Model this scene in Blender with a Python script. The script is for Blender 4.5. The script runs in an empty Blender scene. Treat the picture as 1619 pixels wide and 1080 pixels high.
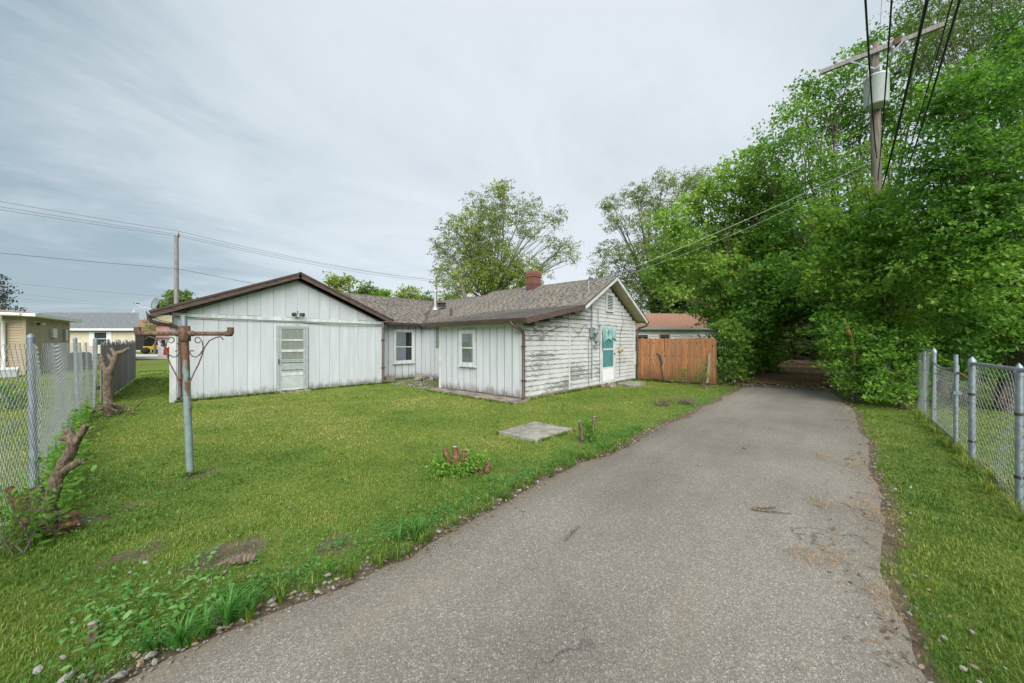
import bpy, math, random
import numpy as np
from mathutils import Vector, Matrix, Euler
SC = bpy.context.scene
COL = SC.collection
random.seed(7)
RNG = np.random.default_rng(11)
R = math.radians
# ------------------------------------------------------------------ camera
# world axes: x runs along the alley, y across it towards the yard, z up; the near house corner is the origin
CAM = np.array([-7.42, -6.29, 1.55])
FW = np.array([.7442, .6679, 0.0]); RT = np.array([.6679, -.7442, 0.0])
cd = bpy.data.cameras.new('camera'); cam = bpy.data.objects.new('camera', cd); COL.objects.link(cam)
cd.sensor_width = 36; cd.lens = 12.9; cd.clip_start = .05; cd.clip_end = 2000
cam.location = CAM; cam.rotation_euler = (R(90), 0, math.atan2(FW[1], FW[0]) - R(90))
SC.camera = cam
FPX = 580.0
def at(x, y, d):
    """point of the place seen at photo pixel (x, y), d metres in front of the camera"""
    p = CAM + FW*d + RT*((x-809.5)/FPX*d)
    return np.array([p[0], p[1], 1.55-(y-539.5)/FPX*d])
def gr(x, y): return at(x, y, FPX*1.55/(y-539.5))
# ------------------------------------------------------------------ world, sun, exposure
SUN_EL = R(40); sd = -FW*.75 + RT*.10; SUN_AZ = math.atan2(sd[1], sd[0])
w = bpy.data.worlds.new('World'); SC.world = w; w.use_nodes = True
nt = w.node_tree; nt.nodes.clear()
def wn(t, **k):
    n = nt.nodes.new(t)
    for a, b in k.items(): setattr(n, a, b)
    return n
wo = wn('ShaderNodeOutputWorld'); bg = wn('ShaderNodeBackground'); bg.inputs[1].default_value = .1
sky = wn('ShaderNodeTexSky', sky_type='NISHITA'); sky.sun_disc = False; sky.sun_elevation = SUN_EL
sky.sun_rotation = math.pi/2 - SUN_AZ
tc = wn('ShaderNodeTexCoord')
sep = wn('ShaderNodeSeparateXYZ'); nt.links.new(tc.outputs['Generated'], sep.inputs[0])
# cloud sheet: direction projected on a flat layer so the streaks close up towards the horizon
zadd = wn('ShaderNodeMath', operation='ADD'); zadd.inputs[1].default_value = .18; zab = wn('ShaderNodeMath', operation='ABSOLUTE')
nt.links.new(sep.outputs[2], zab.inputs[0]); nt.links.new(zab.outputs[0], zadd.inputs[0])
dv = wn('ShaderNodeVectorMath', operation='DIVIDE'); cz = wn('ShaderNodeCombineXYZ')
for i in range(3): nt.links.new(zadd.outputs[0], cz.inputs[i])
nt.links.new(tc.outputs['Generated'], dv.inputs[0]); nt.links.new(cz.outputs[0], dv.inputs[1])
mp = wn('ShaderNodeMapping'); mp.inputs['Rotation'].default_value = (0, 0, R(20)); mp.inputs['Scale'].default_value = (1.0, 1.5, .3)
nt.links.new(dv.outputs[0], mp.inputs[0])
n1 = wn('ShaderNodeTexNoise'); n1.inputs['Scale'].default_value = 1.05; n1.inputs['Detail'].default_value = 7; n1.inputs['Roughness'].default_value = .62; n1.inputs['Distortion'].default_value = .5
nt.links.new(mp.outputs[0], n1.inputs['Vector'])
# where the veil is thinnest (towards the middle of the view, up) the cloud glows
dt = wn('ShaderNodeVectorMath', operation='DOT_PRODUCT')
gd = FW*1.0 + RT*.10 + np.array([0, 0, .55]); gd = gd/np.linalg.norm(gd); dt.inputs[1].default_value = tuple(gd)
nt.links.new(tc.outputs['Generated'], dt.inputs[0])
mr = wn('ShaderNodeMapRange'); mr.inputs[1].default_value = .50; mr.inputs[2].default_value = 1.0; mr.inputs[3].default_value = 0; mr.inputs[4].default_value = 1
mr.interpolation_type = 'SMOOTHSTEP'; nt.links.new(dt.outputs['Value'], mr.inputs[0])
mn = wn('ShaderNodeMapRange'); mn.inputs[1].default_value = .32; mn.inputs[2].default_value = .68; mn.inputs[3].default_value = -.32; mn.inputs[4].default_value = .24
nt.links.new(n1.outputs[0], mn.inputs[0])
ad = wn('ShaderNodeMath', operation='ADD'); nt.links.new(mr.outputs[0], ad.inputs[0]); nt.links.new(mn.outputs[0], ad.inputs[1])
cr = wn('ShaderNodeValToRGB'); e = cr.color_ramp.elements
e[0].position = 0; e[0].color = (.36, .46, .525, 1); e[1].position = 1; e[1].color = (.765, .82, .865, 1)
x_ = e.new(.45); x_.color = (.60, .685, .745, 1)
nt.links.new(ad.outputs[0], cr.inputs[0])
sc = wn('ShaderNodeVectorMath', operation='SCALE'); sc.inputs['Scale'].default_value = 5.8; nt.links.new(cr.outputs[0], sc.inputs[0])
mx = wn('ShaderNodeMix', data_type='RGBA'); mx.inputs[0].default_value = .93
nt.links.new(sky.outputs[0], mx.inputs[6]); nt.links.new(sc.outputs[0], mx.inputs[7])
nt.links.new(mx.outputs[2], bg.inputs[0]); nt.links.new(bg.outputs[0], wo.inputs[0])
sl = bpy.data.lights.new('sun', 'SUN'); sl.energy = 3.3; sl.angle = R(60); sl.color = (1, .96, .9)
so = bpy.data.objects.new('sun', sl); COL.objects.link(so)
sdir = Vector((math.cos(SUN_AZ)*math.cos(SUN_EL), math.sin(SUN_AZ)*math.cos(SUN_EL), math.sin(SUN_EL)))
so.rotation_euler = sdir.to_track_quat('Z', 'Y').to_euler(); so.location = (0, 0, 40)
SC.view_settings.view_transform = 'Standard'; SC.view_settings.look = 'None'; SC.view_settings.exposure = 0.86; SC.view_settings.gamma = 1
SC.view_settings.use_curve_mapping = False
SC.render.engine = 'CYCLES'; SC.cycles.max_bounces = 6; SC.cycles.transparent_max_bounces = 12; SC.cycles.use_denoising = True

# ------------------------------------------------------------------ materials
MATS = {}
def lin(h):
    h = h.lstrip('#'); c = [int(h[i:i+2], 16)/255 for i in (0, 2, 4)]
    return tuple(((v/12.92) if v <= .04045 else ((v+.055)/1.055)**2.4) for v in c) + (1,)
class NM:
    def __init__(s, name, rough=.8, spec=.3):
        s.m = bpy.data.materials.new(name); s.m.use_nodes = True; s.t = s.m.node_tree
        s.b = s.t.nodes['Principled BSDF']; s.out = s.t.nodes['Material Output']
        s.b.inputs['Roughness'].default_value = rough; s.b.inputs['Specular IOR Level'].default_value = spec
        s.pos = s.n('ShaderNodeNewGeometry').outputs['Position']; MATS[name] = s.m
    def n(s, t, **k):
        n = s.t.nodes.new(t)
        for a, b in k.items(): setattr(n, a, b)
        return n
    def L(s, a, b): s.t.links.new(a, b)
    def vec(s, scale=(1, 1, 1), rot=(0, 0, 0)):
        m = s.n('ShaderNodeMapping'); m.inputs['Scale'].default_value = scale; m.inputs['Rotation'].default_value = rot
        s.L(s.pos, m.inputs[0]); return m.outputs[0]
    def noise(s, scale, detail=4, rough=.55, stretch=None, dist=0, rot=(0, 0, 0)):
        n = s.n('ShaderNodeTexNoise'); n.inputs['Scale'].default_value = scale; n.inputs['Detail'].default_value = detail
        n.inputs['Roughness'].default_value = rough; n.inputs['Distortion'].default_value = dist
        s.L(s.vec(stretch, rot) if stretch else s.pos, n.inputs['Vector']); return n.outputs[0]
    def ramp(s, fac, stops):
        r = s.n('ShaderNodeValToRGB'); e = r.color_ramp.elements
        e[0].position, e[0].color = stops[0]; e[1].position, e[1].color = stops[-1]
        for p, c in stops[1:-1]: x = e.new(p); x.color = c
        s.L(fac, r.inputs[0]); return r.outputs[0]
    def mask(s, fac, lo, hi, inv=False):
        r = s.n('ShaderNodeMapRange'); r.interpolation_type = 'SMOOTHSTEP'
        r.inputs[1].default_value = lo; r.inputs[2].default_value = hi
        r.inputs[3].default_value, r.inputs[4].default_value = (1, 0) if inv else (0, 1)
        s.L(fac, r.inputs[0]); return r.outputs[0]
    def mix(s, fac, a, b, mode='MIX'):
        m = s.n('ShaderNodeMix', data_type='RGBA', blend_type=mode)
        if isinstance(fac, (int, float)): m.inputs[0].default_value = fac
        else: s.L(fac, m.inputs[0])
        for v, i in ((a, 6), (b, 7)):
            if isinstance(v, tuple): m.inputs[i].default_value = v
            else: s.L(v, m.inputs[i])
        return m.outputs[2]
    def math(s, op, a, b=0.0):
        m = s.n('ShaderNodeMath', operation=op)
        for v, i in ((a, 0), (b, 1)):
            if isinstance(v, (int, float)): m.inputs[i].default_value = v
            else: s.L(v, m.inputs[i])
        return m.outputs[0]
    def attr(s, name): return s.n('ShaderNodeAttribute', attribute_name=name).outputs['Fac']
    def z(s):
        q = s.n('ShaderNodeSeparateXYZ'); s.L(s.pos, q.inputs[0]); return q.outputs
    def rand(s): return s.n('ShaderNodeObjectInfo').outputs['Random']
    def bump(s, h, strength=.4, dist=.01):
        b = s.n('ShaderNodeBump'); b.inputs['Strength'].default_value = strength; b.inputs['Distance'].default_value = dist
        s.L(h, b.inputs['Height']); s.L(b.outputs[0], s.b.inputs['Normal'])
    def color(s, c):
        if isinstance(c, tuple): s.b.inputs['Base Color'].default_value = c
        else: s.L(c, s.b.inputs['Base Color'])
        return s
def grey(v, a=1.0): return (v, v, v, 1)
def simple(name, c1, c2, scale=6, rough=.8, spec=.3, metal=0, stretch=None, bump=.15, lo=.35, hi=.65, objrand=0.0):
    m = NM(name, rough, spec); f = m.noise(scale, 6, .6, stretch)
    c = m.ramp(f, [(lo, c1), (hi, c2)])
    if objrand:
        k = m.math('ADD', m.math('MULTIPLY', m.rand(), objrand), 1-objrand*.5)
        v = m.n('ShaderNodeVectorMath', operation='SCALE'); m.L(c, v.inputs[0]); m.L(k, v.inputs['Scale']); c = v.outputs[0]
    m.color(c); m.b.inputs['Metallic'].default_value = metal
    if bump: m.bump(m.noise(scale*6, 4, .6, stretch), bump, .01)
    return m.m
# painted vertical boards of the gable: faded white, faint vertical streaks, scuffs at the foot
def boards_mat(name, c1, c2, dirt, lo, hi, zt=.25):
    m = NM(name, .75, .25)
    c = m.ramp(m.noise(5, 6, .6, (1.5, 1.5, .16)), [(.3, c1), (.7, c2)])
    c = m.mix(m.math('MULTIPLY', m.rand(), .36), c, (.42, .45, .48, 1))
    zz = m.z()[2]
    foot = m.mask(m.math('ADD', zz, m.math('MULTIPLY', m.noise(9, 4, .7, (1, 1, .35)), -.55)), -.28, zt-.25, True)
    peel = m.mask(m.noise(16, 8, .7, (1.5, 1.5, .28)), lo, hi)
    c = m.mix(peel, c, dirt); c = m.mix(m.math('MULTIPLY', foot, .85), c, (.14, .125, .10, 1))
    m.color(c); m.bump(m.math('ADD', m.noise(30, 5, .6, (2, 2, .1)), m.math('MULTIPLY', peel, -.8)), .25, .006); return m.m
boards_mat('white_boards', (.42, .455, .485, 1), (.53, .56, .59, 1), (.36, .35, .32, 1), .69, .80, .22)
boards_mat('porch_boards', (.46, .49, .515, 1), (.58, .605, .63, 1), (.23, .22, .20, 1), .63, .72, .30)
def clap():
    m = NM('peeling_clapboard', .8, .2)
    c = m.ramp(m.noise(2.2, 5, .6), [(.3, (.43, .445, .455, 1)), (.7, (.56, .575, .58, 1))])
    big = m.noise(1.1, 3, .5, (.7, 1, 1.0)); fine = m.noise(11, 10, .72, (.38, 1, 3.4), .4)
    zz = m.z()
    s = m.math('ADD', fine, m.math('MULTIPLY', m.math('SUBTRACT', big, .5), .55))
    # the left half of the wall and its lower courses have weathered most
    s = m.math('ADD', s, m.math('MULTIPLY', m.math('SUBTRACT', zz[0], 2.6), -.013)); s = m.math('ADD', s, m.math('MULTIPLY', m.math('SUBTRACT', zz[2], 1.1), -.018))
    s = m.math('ADD', s, m.math('MULTIPLY', m.math('SUBTRACT', m.rand(), .5), .11)); fr_ = m.n('ShaderNodeMath', operation='FRACT'); m.L(m.math('DIVIDE', m.math('SUBTRACT', zz[2], .066), .137), fr_.inputs[0]); s = m.math('ADD', s, m.math('MULTIPLY', m.math('SUBTRACT', m.math('ABSOLUTE', m.math('SUBTRACT', fr_.outputs[0], .5)), .25), .16)); peel = m.mask(s, .562, .595)
    wood = m.ramp(m.noise(40, 5, .6, (.15, 1, 3)), [(.3, (.13, .13, .122, 1)), (.7, (.30, .295, .28, 1))])
    stain = m.mask(m.noise(4, 5, .6, (1, 1, .3)), .55, .75)
    c = m.mix(m.math('MULTIPLY', stain, .25), c, (.36, .36, .31, 1)); c = m.mix(peel, c, wood); m.color(c)
    m.bump(m.math('ADD', m.math('MULTIPLY', peel, -1.0), m.math('MULTIPLY', m.noise(60, 4, .6, (.2, 1, 3)), .3)), .5, .006)
clap()
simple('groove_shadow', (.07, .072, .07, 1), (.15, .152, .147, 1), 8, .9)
simple('white_trim', (.42, .455, .45, 1), (.60, .63, .62, 1), 9, .7, stretch=(1, 1, .3))
simple('grey_trim', (.27, .31, .31, 1), (.36, .40, .40, 1), 9, .65)
simple('screen_panel', (.36, .40, .40, 1), (.45, .49, .48, 1), 5, .6)
simple('brown_gutter', (.065, .043, .038, 1), (.10, .066, .058, 1), 4, .45, .4)
simple('brown_trim', (.055, .038, .034, 1), (.13, .095, .085, 1), 14, .8, stretch=(.4, .4, 3))
simple('soffit', (.38, .33, .22, 1), (.48, .43, .31, 1), 5, .8)
simple('concrete', (.17, .16, .135, 1), (.34, .32, .275, 1), 5, .95, bump=.4)
simple('stained_concrete', (.13, .10, .075, 1), (.30, .265, .215, 1), 3.0, .95, bump=.4)
simple('cinder', (.20, .165, .13, 1), (.34, .30, .25, 1), 7, .95, bump=.5)
simple('galvanised', (.21, .255, .29, 1), (.33, .375, .41, 1), 20, .5, .5, .55)
simple('galvanised_wire', (.16, .18, .185, 1), (.27, .285, .29, 1), 30, .7, .3, .0)
simple('bright_wire', (.22, .24, .245, 1), (.36, .38, .385, 1), 30, .6, .4, .0)
simple('fence_post_bluish', (.15, .19, .23, 1), (.25, .29, .33, 1), 14, .55, .4, .35)
simple('pole_wood', (.13, .11, .09, 1), (.27, .235, .20, 1), 8, .9, stretch=(3, 3, .25), bump=.5)
simple('grey_wood', (.17, .155, .15, 1), (.28, .265, .26, 1), 8, .9, stretch=(3, 3, .3), objrand=.5)
simple('stump_wood', (.065, .048, .036, 1), (.285, .225, .165, 1), 26, .95, stretch=(2.5, 2.5, .6), bump=.9)
simple('cut_wood', (.26, .20, .14, 1), (.42, .35, .27, 1), 14, .9)
simple('red_cut_wood', (.10, .048, .032, 1), (.27, .135, .085, 1), 22, .95, stretch=(2.5, 2.5, .6), bump=.9)
simple('bark', (.075, .062, .05, 1), (.16, .135, .11, 1), 7, .95, stretch=(2, 2, .5), bump=.5)
simple('pale_bark', (.16, .145, .12, 1), (.30, .275, .24, 1), 7, .95, stretch=(2, 2, .5), bump=.5)
simple('dry_vine', (.22, .12, .05, 1), (.36, .21, .10, 1), 12, .9)
simple('transformer_paint', (.42, .47, .48, 1), (.52, .565, .575, 1), 3, .4, .5)
simple('insulator', (.30, .31, .33, 1), (.4, .41, .43, 1), 5, .25, .5)
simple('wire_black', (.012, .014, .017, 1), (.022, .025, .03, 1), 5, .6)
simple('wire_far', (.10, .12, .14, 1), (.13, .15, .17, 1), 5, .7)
simple('service_cable', (.24, .25, .25, 1), (.34, .35, .35, 1), 5, .6)
simple('brick_red', (.16, .065, .05, 1), (.26, .115, .09, 1), 25, .9, bump=.4)
simple('flue_paint', (.10, .045, .045, 1), (.14, .065, .06, 1), 9, .8)
simple('rust', (.065, .042, .032, 1), (.19, .115, .08, 1), 26, .9, bump=.5)
simple('vent_metal', (.40, .43, .44, 1), (.50, .53, .54, 1), 8, .45, .5, .3)
simple('dark_metal', (.035, .035, .035, 1), (.07, .07, .07, 1), 8, .6)
simple('stone_pale', (.17, .16, .14, 1), (.31, .295, .265, 1), 9, .9, bump=.5, objrand=.6)
simple('tan_siding', (.36, .295, .205, 1), (.43, .355, .25, 1), 2, .75)
simple('cream_siding', (.50, .45, .35, 1), (.56, .51, .41, 1), 2, .75)
simple('white_siding', (.76, .77, .76, 1), (.82, .825, .81, 1), 2, .75)
simple('pink_siding', (.42, .23, .23, 1), (.47, .27, .27, 1), 2, .8)
simple('far_roof_grey', (.11, .125, .135, 1), (.17, .185, .195, 1), 6, .95, bump=.5)
simple('far_roof_red', (.27, .145, .10, 1), (.36, .20, .145, 1), 6, .95, bump=.5)
simple('far_roof_brown', (.23, .13, .085, 1), (.32, .19, .125, 1), 6, .95, bump=.5)
simple('white_paint', (.66, .68, .69, 1), (.74, .76, .765, 1), 3, .6)
simple('red_paint', (.42, .01, .02, 1), (.48, .02, .03, 1), 3, .25, .5)
simple('yellow_paint', (.50, .32, .03, 1), (.58, .38, .05, 1), 3, .5)
simple('tyre', (.015, .015, .015, 1), (.03, .03, .03, 1), 8, .85)
simple('curtain', (.62, .62, .57, 1), (.74, .74, .69, 1), 4, .9, stretch=(8, 8, .5))
simple('blue_curtain', (.40, .44, .50, 1), (.5, .54, .59, 1), 4, .9, stretch=(8, 8, .5))
simple('teal_cloth', (.05, .165, .175, 1), (.105, .25, .255, 1), 5, .85, stretch=(6, 6, .6))
simple('teal_cloth_sunned', (.13, .27, .265, 1), (.25, .39, .375, 1), 5, .85, stretch=(6, 6, .6))
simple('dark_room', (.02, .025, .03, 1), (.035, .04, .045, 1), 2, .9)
simple('glass_block', (.16, .20, .17, 1), (.26, .30, .26, 1), 12, .15, .5)
simple('driveway', (.46, .44, .41, 1), (.54, .52, .49, 1), 2, .95)
simple('ac_grey', (.10, .115, .13, 1), (.15, .165, .18, 1), 20, .6)
simple('sky_blue_paint', (.35, .52, .62, 1), (.42, .58, .67, 1), 3, .6)
def cedar():
    m = NM('cedar', .8, .25)
    c = m.ramp(m.noise(7, 6, .65, (2, 2, .22), .6), [(.3, (.27, .105, .04, 1)), (.55, (.43, .19, .08, 1)), (.75, (.53, .26, .12, 1))])
    c = m.mix(m.math('MULTIPLY', m.rand(), .75), c, (.215, .11, .06, 1)); c = m.mix(m.math('MULTIPLY', m.mask(m.noise(1.6, 4, .6, (3, 3, .5)), .5, .75), .5), c, (.30, .20, .13, 1))
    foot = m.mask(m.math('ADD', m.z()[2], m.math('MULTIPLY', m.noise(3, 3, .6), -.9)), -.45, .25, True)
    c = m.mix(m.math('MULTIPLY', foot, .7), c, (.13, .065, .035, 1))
    kn = m.n('ShaderNodeTexVoronoi'); kn.inputs['Scale'].default_value = 3.2; m.L(m.vec((2, 2, .8)), kn.inputs['Vector'])
    c = m.mix(m.mask(kn.outputs['Distance'], .07, .13, True), c, (.10, .035, .015, 1))
    m.color(c); m.bump(m.noise(50, 4, .6, (2, 2, .1)), .3, .005)
cedar()
def pole_paint():
    m = NM('teal_pole_paint', .7, .3)
    c = m.ramp(m.noise(6, 5, .6), [(.3, (.13, .19, .19, 1)), (.7, (.215, .285, .28, 1))])
    r = m.math('ADD', m.noise(9, 8, .7, (1, 1, .35)), m.math('MULTIPLY', m.math('SUBTRACT', m.z()[2], .9), .13))
    rust = m.ramp(m.noise(30, 5, .6), [(.3, (.08, .042, .028, 1)), (.7, (.20, .10, .06, 1))])
    c = m.mix(m.mask(r, .51, .56), c, rust); m.color(c); m.bump(m.noise(60, 5), .3, .004)
pole_paint()
def asphalt():
    m = NM('asphalt', .9, .3)
    v = m.n('ShaderNodeTexVoronoi'); v.inputs['Scale'].default_value = 125; m.L(m.pos, v.inputs['Vector'])
    sp = m.n('ShaderNodeSeparateColor'); m.L(v.outputs['Color'], sp.inputs[0])
    c = m.ramp(sp.outputs[0], [(0, (.150, .141, .128, 1)), (.5, (.210, .198, .180, 1)), (.88, (.262, .248, .226, 1)), (1, (.40, .38, .35, 1))])
    v2 = m.n('ShaderNodeTexVoronoi'); v2.inputs['Scale'].default_value = 230; m.L(m.pos, v2.inputs['Vector'])
    c = m.mix(m.mask(v2.outputs['Distance'], .5, .75), c, (.105, .099, .09, 1))
    big = m.noise(.55, 5, .6); tr = m.noise(.8, 4, .6, (.12, 1.2, 1))
    k = m.math('ADD', m.math('MULTIPLY', big, .55), m.math('MULTIPLY', tr, .6))
    c = m.mix(1.0, c, m.ramp(k, [(.40, (.76, .74, .71, 1)), (.70, (1.30, 1.26, 1.19, 1))]), 'MULTIPLY')
    # brownish film of fines, and long hairline cracks
    c = m.mix(m.math('MULTIPLY', m.mask(m.noise(1.3, 5, .6, (.4, 1, 1)), .55, .75), .3), c, (.235, .19, .14, 1))
    cv = m.n('ShaderNodeTexVoronoi', feature='DISTANCE_TO_EDGE'); cv.inputs['Scale'].default_value = .55
    wv = m.n('ShaderNodeVectorMath', operation='ADD'); ns = m.n('ShaderNodeTexNoise'); ns.inputs['Scale'].default_value = 3; ns.inputs['Detail'].default_value = 6
    m.L(m.pos, ns.inputs['Vector']); vs = m.n('ShaderNodeVectorMath', operation='SCALE'); vs.inputs['Scale'].default_value = .45
    m.L(ns.outputs['Color'], vs.inputs[0]); m.L(m.pos, wv.inputs[0]); m.L(vs.outputs[0], wv.inputs[1]); m.L(wv.outputs[0], cv.inputs['Vector'])
    crack = m.math('MULTIPLY', m.mask(cv.outputs['Distance'], .001, .0055, True), m.mask(m.noise(.9, 2), .53, .68))
    c = m.mix(m.math('MULTIPLY', crack, .55), c, (.045, .042, .038, 1))
    ly = m.math('ABSOLUTE', m.math('ADD', m.z()[1], 5.25))
    edge = m.mask(m.math('ADD', ly, m.math('MULTIPLY', m.noise(2.2, 5, .6), .5)), 1.36, 1.66)
    c = m.mix(m.math('MULTIPLY', edge, .55), c, (.20, .155, .105, 1))
    m.color(c)
    h = m.math('ADD', sp.outputs[1], m.math('MULTIPLY', v2.outputs['Distance'], -.6)); m.bump(h, .55, .005)
asphalt()
def ground():
    m = NM('soil_and_turf', .95, .15)
    g = m.ramp(m.noise(1.1, 6, .65), [(.3, (.070, .135, .020, 1)), (.52, (.135, .195, .032, 1)), (.72, (.200, .225, .050, 1))])
    g = m.mix(.6, g, m.ramp(m.noise(28, 5, .7), [(.3, (.050, .095, .016, 1)), (.7, (.210, .250, .055, 1))]))
    d = m.ramp(m.noise(9, 6, .7), [(.3, (.085, .062, .042, 1)), (.7, (.21, .165, .12, 1))])
    c = m.mix(m.mask(m.math('ADD', m.attr('dirt'), m.math('MULTIPLY', m.math('SUBTRACT', m.noise(14, 5, .7), .5), .5)), .3, .62), g, d)
    m.color(c); m.bump(m.noise(45, 6, .7), .8, .03)
ground()
def litter_mat():
    m = NM('leaf_litter_soil', .95, .1)
    m.color(m.ramp(m.noise(22, 7, .75), [(.3, (.05, .035, .02, 1)), (.5, (.13, .09, .05, 1)), (.72, (.24, .17, .10, 1))])); m.bump(m.noise(40, 5, .7), .8, .03)
litter_mat()
def shingle_mat():
    m = NM('shingle', .95, .15); t = m.attr('tint')
    c = m.ramp(t, [(0, (.082, .080, .078, 1)), (.2, (.120, .115, .107, 1)), (.4, (.162, .148, .132, 1)), (.65, (.182, .164, .143, 1)), (1, (.225, .200, .170, 1))])
    c = m.mix(1, c, m.ramp(m.noise(1.2, 5, .65), [(.3, (.78, .80, .80, 1)), (.7, (1.15, 1.12, 1.08, 1))]), 'MULTIPLY')
    c = m.mix(m.math('MULTIPLY', m.noise(140, 3, .8), .35), c, (.30, .27, .24, 1))
    m.color(c); m.bump(m.noise(160, 3, .7), .5, .003)
shingle_mat()
def leaf_mat(name, stops, trans=.35, rough=.45):
    m = NM(name, rough, .35); t = m.attr('tint'); c = m.ramp(t, stops); m.color(c)
    tr = m.n('ShaderNodeBsdfTranslucent'); v = m.n('ShaderNodeVectorMath', operation='MULTIPLY'); v.inputs[1].default_value = (1.25, 1.35, .7)
    m.L(c, v.inputs[0]); m.L(v.outputs[0], tr.inputs[0]); ms = m.n('ShaderNodeMixShader'); ms.inputs[0].default_value = trans
    m.L(m.b.outputs[0], ms.inputs[1]); m.L(tr.outputs[0], ms.inputs[2]); m.L(ms.outputs[0], m.out.inputs[0])
leaf_mat('leaf_maple', [(0, (.090, .185, .034, 1)), (.5, (.205, .345, .066, 1)), (1, (.370, .520, .125, 1))], .48)
leaf_mat('leaf_dark', [(0, (.042, .125, .022, 1)), (.45, (.115, .250, .042, 1)), (.8, (.200, .360, .064, 1)), (1, (.320, .460, .105, 1))], .48)
leaf_mat('leaf_bush', [(0, (.070, .190, .026, 1)), (.5, (.165, .335, .048, 1)), (1, (.345, .480, .095, 1))], .48)
leaf_mat('leaf_elm', [(0, (.150, .205, .072, 1)), (.5, (.225, .285, .098, 1)), (1, (.310, .370, .115, 1))], .4)
leaf_mat('leaf_vine', [(0, (.150, .205, .040, 1)), (.5, (.235, .300, .054, 1)), (1, (.330, .380, .075, 1))], .4)
leaf_mat('leaf_far', [(0, (.105, .165, .058, 1)), (.5, (.165, .240, .078, 1)), (1, (.260, .335, .105, 1))], .4)
leaf_mat('leaf_purple', [(0, (.018, .032, .030, 1)), (.5, (.034, .052, .050, 1)), (1, (.062, .085, .078, 1))], .15)
leaf_mat('grass_blade', [(0, (.072, .165, .020, 1)), (.35, (.150, .240, .032, 1)), (.7, (.255, .300, .055, 1)), (1, (.400, .365, .130, 1))], .35, .5)
leaf_mat('weed_leaf', [(0, (.055, .185, .030, 1)), (.6, (.100, .270, .048, 1)), (1, (.220, .370, .130, 1))], .35, .5)
leaf_mat('dead_leaf', [(0, (.09, .055, .03, 1)), (.5, (.20, .14, .08, 1)), (1, (.34, .26, .16, 1))], .1, .8)
leaf_mat('dry_grass', [(0, (.28, .18, .09, 1)), (1, (.42, .31, .18, 1))], .1, .8)
def glass():
    m = NM('window_glass', .05, .5); tr = m.n('ShaderNodeBsdfTransparent'); tr.inputs[0].default_value = (.88, .89, .89, 1)
    gl = m.n('ShaderNodeBsdfGlossy'); gl.inputs['Roughness'].default_value = .03; gl.inputs[0].default_value = (.9, .95, .95, 1)
    fr = m.n('ShaderNodeFresnel'); fr.inputs[0].default_value = 1.55; f = m.math('MULTIPLY', fr.outputs[0], .8)
    ms = m.n('ShaderNodeMixShader'); m.L(f, ms.inputs[0]); m.L(tr.outputs[0], ms.inputs[1]); m.L(gl.outputs[0], ms.inputs[2]); m.L(ms.outputs[0], m.out.inputs[0])
glass()

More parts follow.
